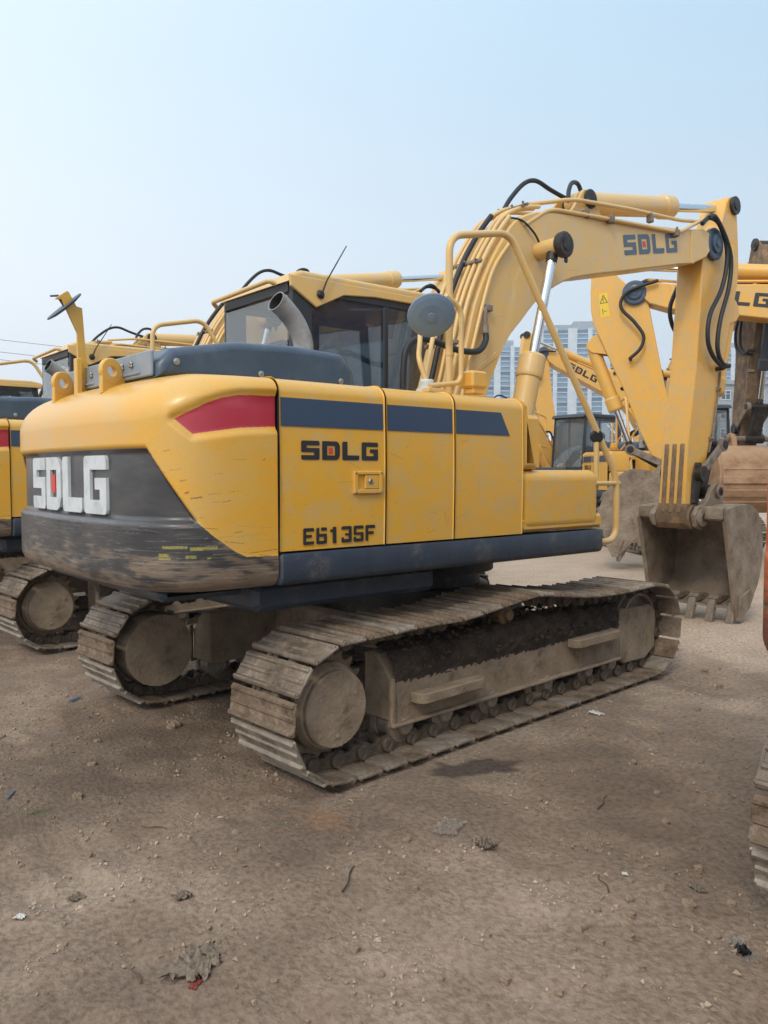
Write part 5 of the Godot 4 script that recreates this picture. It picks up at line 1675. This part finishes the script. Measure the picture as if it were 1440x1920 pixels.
func wires() -> void:
	var a := Vector3(-8.0, 0, -58.0); var b := Vector3(44.0, 0, -36.0)
	for q in [[a, "wooden utility pole beyond the left edge of the yard"], [b, "wooden utility pole standing behind the yellow excavators"]]:
		var p := thing("utility_pole", q[1], "pole", Transform3D(Basis(Vector3.UP, -.4), q[0]))
		part("post", p, M.wood, "post", func(g: Geo): g.lathe(Vector3(0, -.2, 0), Vector3.UP, [Vector2(.17, 0), Vector2(.11, 12.0), Vector2(0, 12.0)], 14))
		part("crossarm", p, M.wood, "crossarm", func(g: Geo): g.rbox(Vector3(0, 11.2, .1), Vector3(.12, .12, 2.0), .01))
	for i in 3:
		var hgt: float = [12.2, 11.3, 11.0][i]
		var pts := []
		for k in 41:
			var f := k / 40.0
			var p := a.lerp(b, f)
			pts.append(Vector3(p.x + [0, .9, -.3][i] * .4, lerpf(hgt, hgt - 3.2, f) - 1.0 * 4 * f * (1 - f), p.z + [0, .9, -.3][i]))
		tag(part("power_line", self, M.wire, "wire%d" % i, func(g: Geo): g.tube(pts, .014, 5)), ["topmost", "middle", "lowest"][i] + " of the three thin power lines crossing the sky at left", "power line", "power lines")


# ------------------------------------------------------------------ scene
func _ready() -> void:
	# camera
	var cam := Camera3D.new()
	cam.name = "camera"
	var yaw := deg_to_rad(46.624); var pitch := deg_to_rad(2.85)
	var fw := Vector3(cos(yaw) * cos(pitch), -sin(pitch), -sin(yaw) * cos(pitch))
	cam.transform = Transform3D(Basis.looking_at(fw, Vector3.UP), Vector3(-4.350, 1.635, 4.346))
	cam.fov = rad_to_deg(2.0 * atan(960.0 / 1500.0))
	cam.near = .05
	cam.far = 4000.0
	add_child(cam)
	cam.current = true
	# sky: hazy blue, paler towards the sun at the left
	var flat_fw := Vector3(fw.x, 0, fw.z).normalized()
	var left := Vector3.UP.cross(flat_fw)
	var az := deg_to_rad(157.0); var el := deg_to_rad(42.0)
	var to_sun := ((flat_fw * cos(az) + left * sin(az)) * cos(el) + Vector3.UP * sin(el)).normalized()
	var hz := deg_to_rad(122.0)
	var haze_at := ((flat_fw * cos(hz) + left * sin(hz)) * cos(el) + Vector3.UP * sin(el)).normalized()
	var SW := 512; var SH := 256
	var im := Image.create(SW, SH, false, Image.FORMAT_RGBF)
	for j in SH:
		var lat := PI / 2 - PI * (j + .5) / SH
		for i in SW:
			var lon := TAU * (i + .5) / SW
			var d := Vector3(sin(lon) * cos(lat), sin(lat), -cos(lon) * cos(lat))
			var e := clampf(lat / (PI / 2), 0, 1)
			var c := Color(.55, .61, .67).lerp(Color(.205, .405, .585), smoothstep(0.0, .36, e)).lerp(Color(.18, .37, .57), smoothstep(.3, 1.0, e))
			var g := pow(.5 + .5 * d.dot(haze_at), 1.5) * .95
			var gam := rad_to_deg(acos(clampf(d.dot(to_sun), -1, 1)))
			g += exp(-gam / 14.0) * 1.2
			im.set_pixel(i, j, Color(c.r + .98 * g, c.g + .83 * g, c.b + .70 * g))
	var pano := PanoramaSkyMaterial.new()
	pano.panorama = ImageTexture.create_from_image(im)
	var sky := Sky.new()
	sky.sky_material = pano
	var env := Environment.new()
	env.background_mode = Environment.BG_SKY
	env.sky = sky
	env.tonemap_mode = Environment.TONE_MAPPER_LINEAR
	env.tonemap_exposure = 1.3
	env.sdfgi_enabled = true
	env.ssao_enabled = true
	env.ssil_enabled = true
	env.fog_enabled = true
	env.fog_density = .0008
	env.fog_light_color = Color(.80, .89, .96)
	var we := WorldEnvironment.new()
	we.name = "world"
	we.environment = env
	add_child(we)
	var sun := DirectionalLight3D.new()
	sun.name = "sun"
	sun.light_energy = .33
	sun.light_angular_distance = 12.0
	sun.light_color = Color(1.0, .95, .87)
	sun.shadow_enabled = true
	sun.transform = Transform3D(Basis.looking_at(-to_sun, Vector3.UP), Vector3(0, 30, 0))
	add_child(sun)

	UP = Transform3D(Basis(Vector3.UP, deg_to_rad(-3.3)), Vector3())
	materials()
	make_plan()
	track_path()
	ground()
	var wt := std("weight_yellow", Color.WHITE, .42)
	wt.albedo_texture = counterweight_paint(false)
	wt.clearcoat_enabled = true
	wt.clearcoat = .45
	wt.clearcoat_roughness = .22
	var wo := std("weight_orange", Color.WHITE, .6)
	wo.albedo_texture = counterweight_paint(true)

	# far buildings and wires
	var bays1 := [[3.0, 0], [6.0, 1], [2.6, 0], [6.4, 1], [5.6, 0], [6.6, 1], [2.6, 0], [6.4, 1], [4.6, 0], [6.2, 1], [2.8, 0]]
	var bays2 := [[2.4, 0], [6.0, 1], [2.4, 0], [6.0, 1], [4.0, 0], [6.0, 1], [2.4, 0], [6.0, 1], [2.4, 0]]
	tower("tall pale blue-grey apartment tower behind the small boom, widest of the towers", Vector3(428, 0, -275), -.85, bays1, 30, [[-14, 18, 3.0], [6, 22, 5.0], [19, 10, 6.5]])
	tower("pale apartment tower seen low between the main boom and its lift cylinder", Vector3(384, 0, -306), -.75, bays2, 26, [[0, 20, 4.0]])
	tower("pale apartment tower rising at the right behind the black cylinder", Vector3(522, 0, -212), -.9, bays2, 27, [[-6, 14, 4.0]])
	small_building(Vector3(129.5, 0, -50), -.75)
	wires()

	# machines
	var yellow := {body = M.yellow, boom = M.yellow_boom, arm = M.yellow_arm, roof = M.yellow_boom, weight = wt, bucket = M.bucket, cylinder = M.yellow_arm}
	var bright := {body = M.yellow, boom = M.yellow_arm, arm = M.yellow_arm, roof = M.cab_black, weight = wt, bucket = M.bucket, cylinder = M.yellow_arm}
	var tan := {body = M.yellow, boom = M.yellow_arm, arm = M.wear, roof = M.cab_black, weight = wt, bucket = M.bucket_tan, cylinder = M.cylinder_dark, dark = 1, wide = 1.65}
	var orange := {body = M.orange, boom = M.orange, arm = M.orange, roof = M.orange, weight = wo, bucket = M.steel, cylinder = M.orange, plain = 1}
	var row := "excavators parked in a row"
	var facing := "excavators across the yard"
	excavator("excavator", "large yellow excavator in the foreground, grey-black counterweight, dusty tracks and raised boom", row, Transform3D(), [0.0, 0.0, 0.0], yellow, true)
	excavator("excavator", "yellow excavator parked just left of and behind the foreground one, half hidden", row, Transform3D(Basis(), Vector3(.12, 0, -4.2)), [0.0, 0.0, 0.0], yellow, true)
	excavator("excavator", "yellow excavator farthest left in the row, only its top showing", row, Transform3D(Basis(), Vector3(-.1, 0, -8.6)), [-6.0, 0.0, 0.0], yellow, false)
	UP = Transform3D(Basis(Vector3.UP, deg_to_rad(.7)), Vector3())
	excavator("excavator", "rusty orange excavator cut off by the right edge, only counterweight and track end showing", row, Transform3D(Basis(), Vector3(.505, 0, 4.51)), [0.0, 0.0, 0.0], orange, true)
	UP = Transform3D(Basis(Vector3.UP, deg_to_rad(-3.3)), Vector3())
	var turn := func(deg: float, sc: float, at: Vector3) -> Transform3D:
		return Transform3D(Basis(Vector3.UP, deg_to_rad(deg)) * Basis.from_scale(Vector3.ONE * sc), at)
	excavator("excavator", "bright yellow excavator reaching in from the right, arm with warning label behind the main arm", facing, turn.call(119.8, 1.19, Vector3(10.52, 0, 1.95)), [-2.8, -3.4, 35.0], bright, false)
	excavator("excavator", "excavator with black bucket cylinder and tan ribbed bucket at the right edge", facing, turn.call(232.5, 1.0, Vector3(12.2, 0, -4.24)), [12.0, -8.0, 0.0], tan, false)
	excavator("excavator", "distant yellow excavator with lettered boom sloping down to the right, behind the handrail", facing, turn.call(146.5, 1.0, Vector3(17.57, 0, -7.18)), [14.5, -15.7, 20.0], bright, false)
	excavator("excavator", "distant yellow excavator with dark cab, between the sloping handrail and tool box", facing, turn.call(178.0, 1.0, Vector3(13.4, 0, -7.7)), [-24.0, 65.0, 0.0], bright, false)
	scatter()
	litter()
